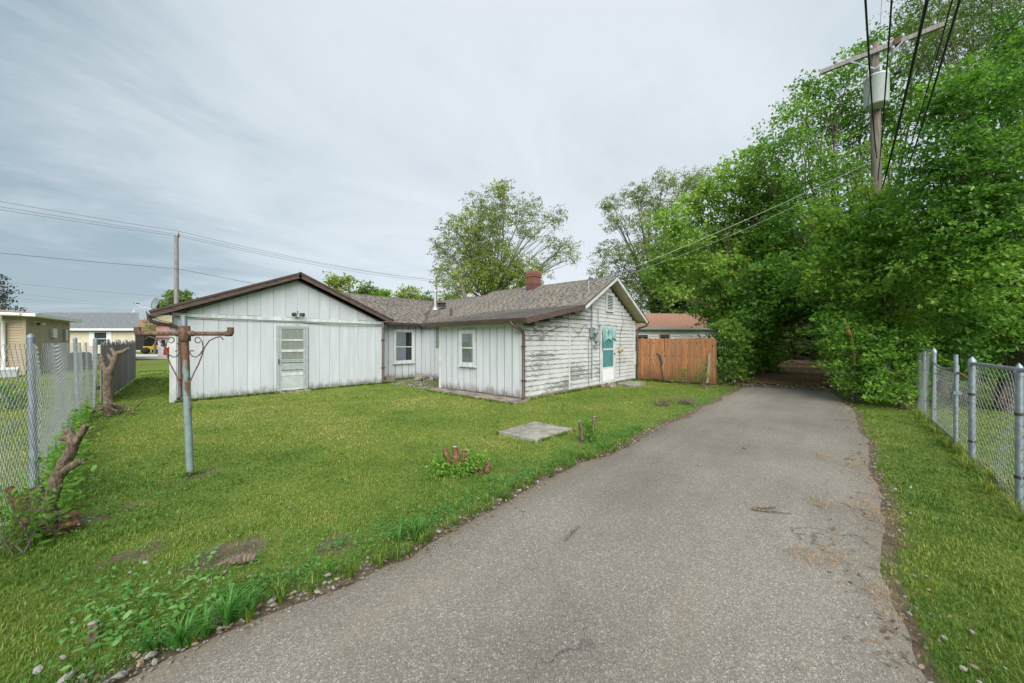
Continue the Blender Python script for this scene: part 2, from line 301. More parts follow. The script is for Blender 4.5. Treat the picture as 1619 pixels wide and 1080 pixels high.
# ------------------------------------------------------------------ builders
ORG = {}                                    # world origin of each object
def org(o): return ORG.get(o.name, np.zeros(3)) if o else np.zeros(3)
def tag(o, label=None, cat=None, group=None, kind=None):
    if label: o['label'] = label
    if cat: o['category'] = cat
    if group: o['group'] = group
    if kind: o['kind'] = kind
    return o
def thing(name, label, cat, loc=(0, 0, 0), group=None):
    o = bpy.data.objects.new(name, None); COL.objects.link(o); o.location = [float(q) for q in loc]; o.empty_display_size = .2
    ORG[o.name] = np.array(o.location[:]); return tag(o, label, cat, group)
def link(name, me, parent=None, loc=None):
    """link mesh data (already local to loc) as one object"""
    o = bpy.data.objects.new(name, me); COL.objects.link(o)
    l = np.array(loc if loc is not None else org(parent), float)
    if parent is not None: o.parent = parent
    o.location = [float(q) for q in (l - org(parent))]; ORG[o.name] = l; return o
class MB:
    def __init__(s): s.v = []; s.f = []; s.m = []; s.sm = []
    def add(s, vs, fs, mi=0, smooth=False):
        b = len(s.v); s.v += [tuple(float(c) for c in p) for p in vs]
        for f in fs: s.f.append([b+i for i in f]); s.m.append(mi); s.sm.append(smooth)
        return s
    def hexa(s, p, mi=0):
        return s.add(p, [(0, 3, 2, 1), (4, 5, 6, 7), (0, 1, 5, 4), (1, 2, 6, 5), (2, 3, 7, 6), (3, 0, 4, 7)], mi)
    def box(s, a, b, mi=0):
        x0, y0, z0 = [min(q, w_) for q, w_ in zip(a, b)]; x1, y1, z1 = [max(q, w_) for q, w_ in zip(a, b)]
        return s.hexa([(x0, y0, z0), (x1, y0, z0), (x1, y1, z0), (x0, y1, z0), (x0, y0, z1), (x1, y0, z1), (x1, y1, z1), (x0, y1, z1)], mi)
    def obox(s, c, sz, rot=(0, 0, 0), mi=0):
        E_ = Euler(rot).to_matrix(); hx, hy, hz = [q/2 for q in sz]
        ps = [Vector(c)+E_@Vector(q) for q in ((-hx, -hy, -hz), (hx, -hy, -hz), (hx, hy, -hz), (-hx, hy, -hz), (-hx, -hy, hz), (hx, -hy, hz), (hx, hy, hz), (-hx, hy, hz))]
        return s.hexa(ps, mi)
    def beam(s, a, b, wd, ht, up=(0, 0, 1), mi=0):
        a, b, up = Vector(a), Vector(b), Vector(up); d = (b-a).normalized(); sd_ = d.cross(up).normalized(); u2 = sd_.cross(d)
        ps = []
        for q in (a, b):
            pass
        c = [(-1, -1), (1, -1), (1, 1), (-1, 1)]
        A = [a+sd_*x*wd/2+u2*y*ht/2 for x, y in c]; B = [b+sd_*x*wd/2+u2*y*ht/2 for x, y in c]
        return s.add(A+B, [(0, 1, 2, 3), (7, 6, 5, 4), (0, 4, 5, 1), (1, 5, 6, 2), (2, 6, 7, 3), (3, 7, 4, 0)], mi)
    def prism(s, poly, vec, mi=0):
        n = len(poly); P = [Vector(p) for p in poly]; Q = [p+Vector(vec) for p in P]
        return s.add(P+Q, [tuple(range(n-1, -1, -1)), tuple(range(n, 2*n))]+[(i, (i+1) % n, n+(i+1) % n, n+i) for i in range(n)], mi)
    def tube(s, pts, rad, seg=6, mi=0, cap=True, smooth=True):
        P = [Vector([float(c) for c in p]) for p in pts]; n = len(P)
        if not hasattr(rad, '__len__'): rad = [rad]*n
        t0 = (P[1]-P[0]).normalized(); ref = Vector((0, 0, 1)) if abs(t0.z) < .9 else Vector((1, 0, 0))
        nx = t0.cross(ref).normalized(); vs = []
        for i in range(n):
            t = (P[min(i+1, n-1)]-P[max(i-1, 0)]).normalized(); nx = (nx-t*nx.dot(t)).normalized(); ny = t.cross(nx)
            for k in range(seg):
                a = 2*math.pi*k/seg; vs.append(P[i]+(nx*math.cos(a)+ny*math.sin(a))*rad[i])
        fs = [(i*seg+k, i*seg+(k+1) % seg, (i+1)*seg+(k+1) % seg, (i+1)*seg+k) for i in range(n-1) for k in range(seg)]
        s.add(vs, fs, mi, smooth)
        if cap: s.add([vs[k] for k in range(seg)], [tuple(range(seg-1, -1, -1))], mi); s.add([vs[(n-1)*seg+k] for k in range(seg)], [tuple(range(seg))], mi)
        return s
    def lathe(s, c, prof, seg=16, mi=0, axis=(0, 0, 1)):
        ax = Vector(axis).normalized(); ref = Vector((1, 0, 0)) if abs(ax.x) < .9 else Vector((0, 1, 0)); nx = ax.cross(ref).normalized(); ny = ax.cross(nx); vs = []
        for r, h in prof:
            for k in range(seg):
                a = 2*math.pi*k/seg; vs.append(Vector(c)+ax*h+(nx*math.cos(a)+ny*math.sin(a))*max(r, 1e-4))
        n = len(prof)
        return s.add(vs, [(i*seg+k, i*seg+(k+1) % seg, (i+1)*seg+(k+1) % seg, (i+1)*seg+k) for i in range(n-1) for k in range(seg)], mi, True)
    def mesh(s, name, mats, o=(0, 0, 0)):
        me = bpy.data.meshes.new(name); o = np.array(o)
        me.from_pydata((np.array(s.v)-o).tolist(), [], s.f)
        for m in ([mats] if isinstance(mats, str) else mats): me.materials.append(MATS[m])
        me.polygons.foreach_set('material_index', s.m); me.polygons.foreach_set('use_smooth', s.sm); me.update(); return me
    def build(s, name, mats, parent=None, loc=None, bevel=0):
        l = loc if loc is not None else org(parent); o = link(name, s.mesh(name, mats, l), parent, l)
        if bevel: b = o.modifiers.new('edge', 'BEVEL'); b.width = bevel; b.segments = 2; b.limit_method = 'ANGLE'
        return o
def np_mesh(name, V, F, tint, mat, parent=None, loc=(0, 0, 0)):
    me = bpy.data.meshes.new(name); V = np.asarray(V, np.float32)-np.asarray(loc, np.float32); F = np.asarray(F, np.int32)
    me.vertices.add(len(V)); me.vertices.foreach_set('co', V.ravel()); me.loops.add(F.size); me.loops.foreach_set('vertex_index', F.ravel())
    me.polygons.add(len(F)); me.polygons.foreach_set('loop_start', np.arange(0, F.size, F.shape[1], dtype=np.int32)); me.update(calc_edges=True)
    a = me.attributes.new('tint', 'FLOAT', 'POINT'); a.data.foreach_set('value', np.asarray(tint, np.float32)); me.materials.append(MATS[mat])
    return link(name, me, parent, loc)
_P = RNG.random((64, 64))
def vnoise(x, y, s=1.0, o=0):
    x = np.asarray(x)*s+37.3+o*11; y = np.asarray(y)*s+91.7+o*5; xi = np.floor(x).astype(int); yi = np.floor(y).astype(int); fx = x-xi; fy = y-yi
    fx = fx*fx*(3-2*fx); fy = fy*fy*(3-2*fy); g = lambda i, j: _P[i % 64, j % 64]
    return (g(xi, yi)*(1-fx)+g(xi+1, yi)*fx)*(1-fy)+(g(xi, yi+1)*(1-fx)+g(xi+1, yi+1)*fx)*fy
def fbm(x, y, s=1.0, o=0): return (vnoise(x, y, s, o)+.5*vnoise(x, y, s*2.1, o+1)+.25*vnoise(x, y, s*4.3, o+2))/1.75
def unit(a): return a/np.maximum(np.linalg.norm(a, axis=-1, keepdims=True), 1e-9)
def leaves(P, size, D=None, upb=.5, aspect=.5, fold=.16, spread=1.0):
    """leaf-shaped folded quads at P; returns vertices and triangles"""
    n = len(P); d = RNG.normal(size=(n, 3))*spread
    if D is not None: d = d+D
    d[:, 2] -= .25; d = unit(d); up = RNG.normal(size=(n, 3))*.55; up[:, 2] += upb; sd_ = unit(np.cross(d, up)); nn = np.cross(sd_, d)
    s = np.broadcast_to(np.asarray(size), (n,))[:, None]
    b = P-d*s*.45; t = P+d*s*.55; m = P-d*s*.02; l = m+sd_*s*aspect*.5+nn*s*fold; r = m-sd_*s*aspect*.5+nn*s*fold
    V = np.stack([b, l, t, r], 1).reshape(-1, 3); k = np.arange(n)[:, None]*4
    F = np.concatenate([k+np.array([0, 1, 2]), k+np.array([0, 2, 3])], 1).reshape(-1, 3); return V, F
def round_leaves(P, size, D, upb, aspect, fold, spread):
    V, F = leaves(P, size, D, upb, aspect, fold, spread); Q = V.reshape(-1, 4, 3); b, l, t, r = [Q[:, i] for i in range(4)]; m = (b+t)/2
    s = Q.shape[0]; W = np.stack([b, b*.45+l*.62-m*.07, l*.62+t*.45-m*.07, t, r*.62+t*.45-m*.07, b*.45+r*.62-m*.07], 1); k = np.arange(s)[:, None]*6
    return W.reshape(-1, 3), np.concatenate([k+np.array(q) for q in ((0, 1, 5), (1, 4, 5), (1, 2, 4), (2, 3, 4))], 1).reshape(-1, 3)
def curve(a, b, sag=0.0, n=12, wob=0.0):
    a, b = np.array(a, float), np.array(b, float); out = []
    for i in range(n+1):
        t = i/n; p = a*(1-t)+b*t; p[2] -= sag*4*t*(1-t)
        if wob and 0 < i < n: p = p+RNG.normal(size=3)*wob
        out.append(p)
    return out
def foliage(clumps, leaf, dens, spray=16, sig=.28, tint=(.15, .85), flat=.55):
    """clumps: (centre, radius); sprays of leaves through each clump"""
    PP = []; SS = []; TT = []; DD = []
    for c, r in clumps:
        ns = max(4, int(dens*r*r)); d = unit(RNG.normal(size=(ns, 3))); rad = r*RNG.random(ns)**.42*(.82+.36*RNG.random(ns))
        q = c+d*rad[:, None]*np.array([1, 1, .85]); q = q[q[:, 2] > .12]; ns = len(q)
        if ns == 0: continue
        d = d[:ns]; tb = np.clip(tint[0]+(tint[1]-tint[0])*(.55*RNG.random()+.45*RNG.random(ns)), 0, 1)
        ax = unit(RNG.normal(size=(ns, 3))*[1, 1, .35]+d*[.8, .8, .2]); t = RNG.random((ns, spray))-.35
        p = q[:, None, :]+ax[:, None, :]*(t*sig*3.2)[:, :, None]+RNG.normal(size=(ns, spray, 3))*sig*np.array([.55, .55, .55*flat]); p[..., 2] -= (t**2)*sig*1.2
        PP.append(p.reshape(-1, 3)); DD.append(np.repeat(ax, spray, 0)); TT.append(np.clip(np.repeat(tb, spray)+RNG.normal(size=ns*spray)*.14, 0, 1))
    P = np.concatenate(PP); keep = P[:, 2] > .04; P = P[keep]; D = np.concatenate(DD)[keep]; T = np.concatenate(TT)[keep]
    S = leaf*(.6+.75*RNG.random(len(P))); return P, S, D, T
def tree(name, label, cat, base, crown_sets, trunk_r, fork, bark='bark', group=None, lean=(0, 0), twigs=5, limb_k=.32):
    """crown_sets: list of (part name, leaf material, clumps, leaf size, density, kwargs)"""
    base = np.array([base[0], base[1], 0.0]); t = thing(name, label, cat, base, group)
    allc = [c for s in crown_sets for c in s[2]]; top = max(c[2] for c, r in allc); mb = MB()
    tp = [base+np.array([lean[0]*f, lean[1]*f, 0])+np.array([RNG.normal()*trunk_r*.35, RNG.normal()*trunk_r*.35, fork*f]) for f in (-.02, .12, .35, .6, .85, 1.0)]
    mb.tube(tp, [trunk_r*q for q in (1.35, 1.05, .92, .85, .78, .7)], 9)
    ft = tp[-1]
    for c, r in allc:
        c = np.array(c); k = .35+.65*RNG.random(); s0 = tp[2]*(1-k)+ft*k if c[2] < fork*1.3 else ft
        dist = np.linalg.norm(c-s0); mid = s0*.5+c*.5+np.array([RNG.normal()*.08*dist, RNG.normal()*.08*dist, .10*dist if c[2] > s0[2] else -.02*dist])
        pts = [(1-q)**2*s0+2*q*(1-q)*mid+q*q*c for q in np.linspace(0, 1, 6)]
        r0 = min(trunk_r*.45, .015+trunk_r*limb_k*.6*(r/1.5)**.5); mb.tube(pts, list(np.linspace(r0, r0*.22+.006, 6)), 6, cap=False)
        for _ in range(twigs):
            q0 = pts[random.choice((2, 3, 4, 5))]; e_ = c+unit(RNG.normal(size=3))*r*(.5+.45*RNG.random()); md = q0*.5+e_*.5+RNG.normal(size=3)*.1*r
            mb.tube([q0, md, e_], [r0*.3+.004, r0*.2+.003, .004], 4, cap=False)
    mb.build('trunk', bark, t)
    for pn, mat, cl, leaf, dens, kw in crown_sets:
        kw = dict(kw); lk = {a: kw.pop(a) for a in ('aspect', 'upb', 'fold', 'spread') if a in kw}
        P, S, D, T = foliage(cl, leaf, dens, **kw); V, F = leaves(P, S, D, **lk); np_mesh(pn, V, F, np.repeat(T, 4), mat, t, base)
    return t
def clumps(lst, depth, jit=.9, k=1.0):
    """clump list from (x, y, r) in photo pixels at a depth, spread in depth by the clump's own size"""
    out = []
    for q in lst:
        x, y, r = q[:3]; d = q[3] if len(q) > 3 else depth; r_m = r/FPX*d; d2 = d+RNG.uniform(-1, 1)*jit*r_m; out.append((at(x, y, d2), r_m*k))
    return out
# ------------------------------------------------------------------ setting: ground, alley, drive
ALL, ALR = -3.88, -6.55               # alley edges (y)
def edge_l(x): return ALL + (vnoise(x, 0*x, 1.3)-.5)*.22 + (vnoise(x, 0*x, 5.1, 3)-.5)*.10
def edge_r(x): return ALR + (vnoise(x, 0*x+7, 1.1)-.5)*.14 + (vnoise(x, 0*x+7, 4.7, 4)-.5)*.05 + np.clip((x-3.5)*.12, 0, .7)
BARE = [(-6.85, -2.95, .45), (-7.0, -3.25, .35), (-6.2, -3.3, .4), (-4.63, -2.94, .5), (-6.74, -.65, .28), (-5.4, -2.7, .3), (-7.3, -2.4, .3), (-2.4, -3.3, .25), (2.4, -3.4, .35), (1.7, -3.05, .3), (-7.6, -1.3, .5), (6.4, -3.0, .5), (7.0, -3.6, .6), (-4.2, -3.2, .3)]
def dirt_field(x, y):
    d = np.zeros_like(x); n = fbm(x, y, 3.0, 7)
    for bx, by, br in BARE: d = np.maximum(d, np.clip(1.25-np.hypot(x-bx, (y-by)*1.25)/br-2.6*(n-.38), 0, 1)*.8)
    d = np.maximum(d, np.clip(1-np.abs(y-edge_l(x)-.03)/(.13+.22*fbm(x, y, 1.7, 2)), 0, 1)*.95)
    d = np.maximum(d, np.clip(1-np.abs(y-edge_r(x)+.02)/(.06+.20*fbm(x, y, 1.7, 5)), 0, 1)*.9)
    d = np.maximum(d, np.clip(.8-np.abs(y+7.6)/.22, 0, 1)*np.where(x > -3, 1, .3))
    d = np.where((x > 7.6) & (y < -2.2) & (y > -9), np.maximum(d, np.clip((x-7.6)/1.2, 0, 1)), d)
    d = np.maximum(d, np.clip(fbm(x, y, 1.9, 13)*1.6-1.12, 0, 1)*1.2)
    return d
gx = np.concatenate([[-400, -150, -60, -30, -18], np.arange(-13, 12, .12), [13, 15, 18, 24, 34, 60, 150, 400]])
gy = np.concatenate([[-400, -150, -60, -30, -16], np.arange(-11, 13, .12), [14, 16, 20, 30, 60, 150, 400]])
GX, GY = np.meshgrid(gx, gy, indexing='ij'); ny = len(gy)
GZ = (fbm(GX, GY, .8, 3)-.5)*.03-.012
GZ = np.where((GY < -3.6) & (GY > -7.0), -.02, GZ); GZ = np.where((np.abs(GX) > 14) | (np.abs(GY) > 13), -.02, GZ)
V = np.stack([GX, GY, GZ], -1).reshape(-1, 3); ii, jj = np.meshgrid(np.arange(len(gx)-1), np.arange(ny-1), indexing='ij'); b = (ii*ny+jj).ravel()
F = np.stack([b, b+ny, b+ny+1, b+1], 1)
g_o = np_mesh('ground', V, F, np.zeros(len(V)), 'soil_and_turf'); a_ = g_o.data.attributes.new('dirt', 'FLOAT', 'POINT'); a_.data.foreach_set('value', dirt_field(V[:, 0], V[:, 1]).astype(np.float32)); tag(g_o, kind='structure')
xs = np.arange(-16, 30, .10); L_ = edge_l(xs); R_ = edge_r(xs); L_ = np.where(xs > 9, np.minimum(L_, -3.9), L_); rows = np.linspace(0, 1, 12)
AV = np.stack([np.repeat(xs[:, None], 12, 1), R_[:, None]*(1-rows)+L_[:, None]*rows, .012+.022*np.sin(np.pi*rows)[None, :]+0*xs[:, None]], -1)
AV[:, 0, 2] = -.01; AV[:, -1, 2] = -.01; ii, jj = np.meshgrid(np.arange(len(xs)-1), np.arange(11), indexing='ij'); b = (ii*12+jj).ravel()
AV = AV.reshape(-1, 3); AV[:, 2] += (fbm(AV[:, 0], AV[:, 1], 1.1, 9)-.5)*.016
tag(np_mesh('alley', AV, np.stack([b, b+12, b+13, b+1], 1), np.zeros(len(AV)), 'asphalt'), kind='structure')
# leaf-covered track where the alley goes in under the trees
xs = np.arange(8.0, 48, .2); c_ = -4.6-.03*(xs-8); wd_ = np.clip((xs-7.8)*.9, .1, 2.4)
yy = np.linspace(-1, 1, 9); LV = np.stack([np.repeat(xs[:, None], 9, 1)+.5*(fbm(yy[None, :]*3+0*xs[:, None], yy[None, :]+0*xs[:, None], 1.3)-.5)*np.exp(-(xs[:, None]-8)), c_[:, None]+yy[None, :]*wd_[:, None], .052+0*xs[:, None]+.03*(1-yy[None, :]**2)], -1).reshape(-1, 3)
ii, jj = np.meshgrid(np.arange(len(xs)-1), np.arange(8), indexing='ij'); b = (ii*9+jj).ravel()
tag(np_mesh('leafy_track', LV, np.stack([b, b+9, b+10, b+1], 1), np.zeros(len(LV)), 'leaf_litter_soil'), kind='structure')
mb = MB(); p = [at(205, 567.5, 32), at(300, 567.5, 32), at(300, 560, 44), at(205, 560, 44)]; p = [(q[0], q[1], .02) for q in p]; mb.add(p, [(0, 1, 2, 3)]); tag(mb.build('driveway', 'driveway'), kind='structure')

# ------------------------------------------------------------------ the house
H = thing('house', 'low white wooden house with peeling paint and brown shingle roofs', 'house')
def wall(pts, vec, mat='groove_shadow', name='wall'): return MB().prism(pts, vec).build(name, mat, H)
ZA, APX, AZ = 2.25, -3.36, 3.50; AL, AR, AV_ = -6.28, -.44, 6.4
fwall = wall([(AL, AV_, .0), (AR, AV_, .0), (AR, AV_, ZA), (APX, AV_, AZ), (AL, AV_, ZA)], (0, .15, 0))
wall([(AL, AV_+.15, 0), (AL+.15, AV_+.15, 0), (-5.5, 12.7, 0), (-5.66, 12.7, 0)], (0, 0, ZA), 'white_boards')          # far side of the gable wing
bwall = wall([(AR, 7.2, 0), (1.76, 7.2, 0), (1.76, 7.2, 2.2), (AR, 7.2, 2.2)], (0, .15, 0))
wall([(AR-.15, AV_+.15, 0), (AR, AV_+.15, 0), (AR, 7.2, 0), (AR-.15, 7.2, 0)], (0, 0, 2.25), 'white_boards')
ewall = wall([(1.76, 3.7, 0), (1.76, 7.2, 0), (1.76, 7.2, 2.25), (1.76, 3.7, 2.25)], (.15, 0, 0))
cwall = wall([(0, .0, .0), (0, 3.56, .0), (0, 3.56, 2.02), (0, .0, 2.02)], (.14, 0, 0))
wall([(.14, 3.42, 0), (1.76, 3.42, 0), (1.76, 3.42, 2.3), (.14, 3.42, 2.02)], (0, .14, 0), 'porch_boards')
DPOLY = [(0, 0, .06), (7.07, 0, .06), (7.07, 0, 2.42), (4.70, 0, 3.70), (2.64, 0, 2.56), (0, 0, 2.03)]
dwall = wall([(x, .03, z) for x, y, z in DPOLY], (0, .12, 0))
wall([(7.0, .15, 0), (7.0, 12.7, 0), (7.0, 12.7, 2.42), (7.0, .15, 2.42)], (.07, 0, 0), 'peeling_clapboard')
wall([(-5.5, 12.62, 0), (7.0, 12.62, 0), (7.0, 12.62, 2.3), (-5.5, 12.62, 2.3)], (0, .08, 0), 'white_boards')
MB().box((.0, -.02, -.1), (7.07, .0, .07)).build('sill_beam', 'stained_concrete', H)
def vboards(wallo, o, d, n, width, zlo, ztop, mat, out, thick=.014, gap=.007):
    if mat == 'porch_boards': gap = .028
    """vertical boards on a wall, each its own object; ztop may be a function of the distance along"""
    o = np.array(o, float); d = np.array(d, float); out = np.array(out, float); cache = {}
    for i in range(n):
        a, b_ = i*width+gap/2, (i+1)*width-gap/2; z1, z2 = (ztop(a), ztop(b_)) if callable(ztop) else (ztop, ztop)
        mid = None
        if callable(ztop): mid = ztop((a+b_)/2)
        k = random.uniform(.7, 1.25)*thick; zl = zlo+random.uniform(-.012, .012)
        p0 = o+d*a; pts = [p0*1, o+d*b_, o+d*b_, o+d*a]; pts = [np.array([q[0], q[1], zz]) for q, zz in zip(pts, (zl, zl, z2, z1))]
        if mid and mid > max(z1, z2)+.01: m_ = o+d*(a+b_)/2; pts.insert(3, np.array([m_[0], m_[1], mid]))
        if min(z1, z2)-zl < .02: continue
        if (out @ np.array([0, -1, 0]) > .5): pass
        mb = MB().prism([q for q in pts], out*k); mb.build('board', mat, wallo)
rake = lambda a: AZ-.06-abs(AL+a-APX)*(AZ-ZA)/2.92
vboards(fwall, (AL, AV_-.001, 0), (1, 0, 0), 18, 5.84/18, .03, 2.17, 'white_boards', (0, -1, 0))
vboards(fwall, (AL, AV_-.001, 0), (1, 0, 0), 18, 5.84/18, 2.29, rake, 'white_boards', (0, -1, 0))
MB().box((AL+.02, AV_-.035, 2.185), (AR-.02, AV_-.001, 2.285)).build('trim_band', 'white_trim', fwall)
MB().box((AL-.02, AV_-.05, 2.15), (AR, AV_-.036, 2.168)).build('trim_band', 'grey_trim', fwall)
vboards(bwall, (AR, 7.199, 0), (1, 0, 0), 7, 2.2/7, .05, 2.2, 'porch_boards', (0, -1, 0))
vboards(ewall, (1.759, 3.75, 0), (0, 1, 0), 11, 3.44/11, .05, 2.2, 'porch_boards', (-1, 0, 0))
vboards(cwall, (-.001, .07, 0), (0, 1, 0), 12, 3.42/12, .06, 1.97, 'porch_boards', (-1, 0, 0))
MB().box((-.03, 3.49, .0), (.02, 3.58, 2.02)).build('corner_board', 'white_trim', cwall)
MB().box((-.035, -.03, .0), (.0, .07, 2.03)).build('corner_board', 'porch_boards', cwall)
MB().box((-.03, 0.075, 1.965), (-.003, 3.48, 2.06)).build('frieze_board', 'white_trim', cwall)
MB().box((AL-.02, AV_-.03, 0), (AL+.11, AV_-.017, 2.2)).build('corner_board', 'white_trim', fwall)
# clapboards: every course its own board, in two lengths where the old house meets the lean-to
def roof_z(x):
    return 2.03+x*(2.56-2.03)/2.64 if x < 2.64 else (2.56+(x-2.64)*(3.70-2.56)/2.06 if x < 4.7 else 3.70-(x-4.7)*(3.70-2.42)/2.37)
EXP = .137; z = .07; row = 0
while z < 3.62:
    zt = z+EXP; xs_ = np.linspace(0, 7.07, 400); ok = xs_[[roof_z(x)-.03 > zt-.02 for x in xs_]]
    if len(ok) > 5:
        lo, hi = ok[0], ok[-1]; cuts = [lo]
        for c in (2.22, 3.72+.4*((row*7) % 5-2)*.3):
            if lo+.25 < c < hi-.25: cuts.append(c)
        cuts.append(hi)
        for a, b_ in zip(cuts[:-1], cuts[1:]):
            g = random.uniform(.002, .006); dz = random.uniform(-.004, .004); k = random.uniform(.017, .025); dz2 = dz+random.uniform(-.006, .006)
            p = [(a+g, -k, z+dz), (b_-g, -k, z+dz2), (b_-g, .03, z+dz2), (a+g, .03, z+dz), (a+g, -.003, zt+dz-.004), (b_-g, -.003, zt+dz2-.004), (b_-g, .03, zt+dz2), (a+g, .03, zt+dz)]
            MB().hexa(p).build('clapboard', 'peeling_clapboard', dwall)
    z += EXP; row += 1
MB().box((2.19, -.042, .06), (2.25, -.02, 2.42)).build('corner_board', 'white_trim', dwall)
MB().box((6.99, -.035, .05), (7.10, .03, 2.38)).build('corner_board', 'white_trim', dwall)
# ---- roofs
SHV = []
for k in range(6):
    me = MB().add([(.004, 0, 0), (.296, 0, 0), (.296, 0, .011), (.004, 0, .011), (.296, .165, .003), (.004, .165, .003), (.296, .165, -.004), (.004, .165, -.004)], [(0, 1, 2, 3), (3, 2, 4, 5), (1, 6, 4, 2), (0, 3, 5, 7)]).mesh('shingle', 'shingle')
    a = me.attributes.new('tint', 'FLOAT', 'POINT'); a.data.foreach_set('value', [k/5]*8); SHV.append(me)
TABS = []
def roof(name, P, thick=.05, shingles=True, keep=None, pool=(1, 2, 2, 2, 2, 3, 3, 3, 3)):
    """P: eave-left, eave-right, ridge-right, ridge-left (seen from outside); slab + shingle courses"""
    P = [np.array(q, float) for q in P]; nrm = unit(np.cross(P[1]-P[0], P[3]-P[0])); mb = MB()
    mb.hexa([q-nrm*thick for q in P]+[q for q in P]); o = mb.build(name, 'brown_trim', H)
    if shingles:
        ex = unit(P[1]-P[0]); up = unit(P[3]-P[0]-ex*np.dot(P[3]-P[0], ex)); sl_ = np.dot(P[3]-P[0], up); j = 0
        while j*.125 < sl_-.02:
            f = j*.125/sl_; l0 = np.dot(P[0]*(1-f)+P[3]*f-P[0], ex); l1 = np.dot(P[1]*(1-f)+P[2]*f-P[0], ex); x = l0+random.uniform(-.12, 0)
            while x < l1-.05:
                q = P[0]+ex*x+up*(j*.125-.012)+nrm*.002; w_ = min(random.choice((.13, .17, .2, .24, .28, .33)), l1+.03-x)
                if keep is None or keep(q+ex*.15+up*.07): TABS.append((o, q, ex, up, nrm, random.choice(pool), w_/.3))
                x += w_
            j += 1
    return o
RV = 6.15
ridA, ridM = 3.66, 9.9
rA_r = roof('roof', [(-.22, 12.8, 2.32), (-.22, RV, 2.32), (APX, RV, ridA), (APX, 12.8, ridA)][::1], keep=lambda q: q[1] < 9.9, shingles=False)
rA_l = roof('roof', [(-6.62, RV, 2.28), (-6.2, 12.8, 2.44), (APX, 12.8, ridA), (APX, RV, ridA)][::-1][2:]+[(-6.62, RV, 2.28), (-6.2, 12.8, 2.44), (APX, 12.8, ridA), (APX, RV, ridA)][::-1][:2], shingles=False)
rM = roof('roof', [(-3.3, 6.88, 2.30), (4.5, 6.88, 2.30), (4.5, ridM, ridA), (-3.3, ridM, ridA)], pool=(0, 1, 1, 1, 2, 2, 2, 3), keep=lambda q: q[2] > 3.66-.4264*(q[0]+3.36)-.03 if q[0] < -.2 else (q[0] < 1.45 or q[2] > 2.3+(q[0]-1.5)*.477-.05))
roof('roof', [(-3.3, 12.9, 2.30), (7.4, 12.9, 2.30), (7.4, ridM, ridA), (-3.3, ridM, ridA)][::-1], shingles=False)
rDb = roof('roof', [(1.6, 10.0, 2.20), (1.6, 5.95, 2.20), (4.4, 5.95, 3.66), (4.4, 10.0, 3.66)], keep=lambda q: q[2] > 2.3+(q[1]-6.88)*.45-.04)
roof('roof', [(1.45, 5.95, 2.28), (1.45, 4.0, 2.28), (2.72, 4.0, 2.745), (2.72, 5.95, 2.745)])
DR = 4.74
rDl = roof('roof', [(2.6, 5.95, 2.70), (2.6, -.36, 2.70), (DR, -.36, 3.85), (DR, 5.95, 3.85)])
rDr = roof('roof', [(7.42, -.36, 2.38), (7.42, 5.95, 2.38), (DR, 5.95, 3.85), (DR, -.36, 3.85)], shingles=False)
roof('roof', [(7.42, 5.95, 2.30), (7.42, 10.0, 2.30), (4.4, 10.0, 3.68), (4.4, 5.95, 3.68)], shingles=False)
rL = roof('roof', [(-.28, 4.05, 2.155), (-.28, -.36, 2.155), (2.72, -.36, 2.725), (2.72, 4.05, 2.725)], pool=(0, 0, 0, 0, 1, 1))
cam3 = CAM
TABS.sort(key=lambda t: np.linalg.norm(t[1]-cam3)); sv = [np.array([v.co[:] for v in me.vertices]) for me in SHV]; rest = {}
FQ = np.array([(0, 1, 2, 3), (3, 2, 4, 5), (1, 6, 4, 2), (0, 3, 5, 7)])
for i, (o, q, ex, up, nrm, k, ws) in enumerate(TABS):
    j1, j2, j3 = random.uniform(-.004, .004), random.uniform(-.004, .004), random.uniform(0, .003); q = q+ex*j1+up*j2+nrm*j3
    if i < 300:
        s_ = link('shingle', SHV[k], o, q); Mx = Matrix(np.stack([ex, up, nrm], 1).tolist()); s_.rotation_euler = Mx.to_euler(); s_.scale = (ws, 1, 1)
    else: rest.setdefault(o.name, []).append((q+(sv[k]*[ws, 1, 1]) @ np.stack([ex, up, nrm], 0), np.clip(k/5+random.uniform(-.08, .08), 0, 1)))
for nme, lst in rest.items():
    V = np.concatenate([a for a, _ in lst]); F = np.concatenate([FQ+8*i for i in range(len(lst))]); T = np.repeat([b_ for _, b_ in lst], 8)
    s_ = np_mesh('shingles', V, F, T, 'shingle', bpy.data.objects[nme]); s_['kind'] = 'stuff'
def ridge(a, b_, name='ridge_cap'): MB().tube(curve(a, b_, .015, 8), .05, 6).build(name, 'shingle', H)
ridge((-3.2, ridM, ridA-.005), (4.4, ridM, ridA+.005)); ridge((DR, -.36, 3.835), (DR, 5.95, 3.835)); ridge((4.4, 5.9, 3.665), (4.4, 10, 3.665))
MB().box((DR-1.2, 5.9, 3.1), (DR+1.2, 5.94, 3.2)).build('ridge_step', 'brown_trim', H)
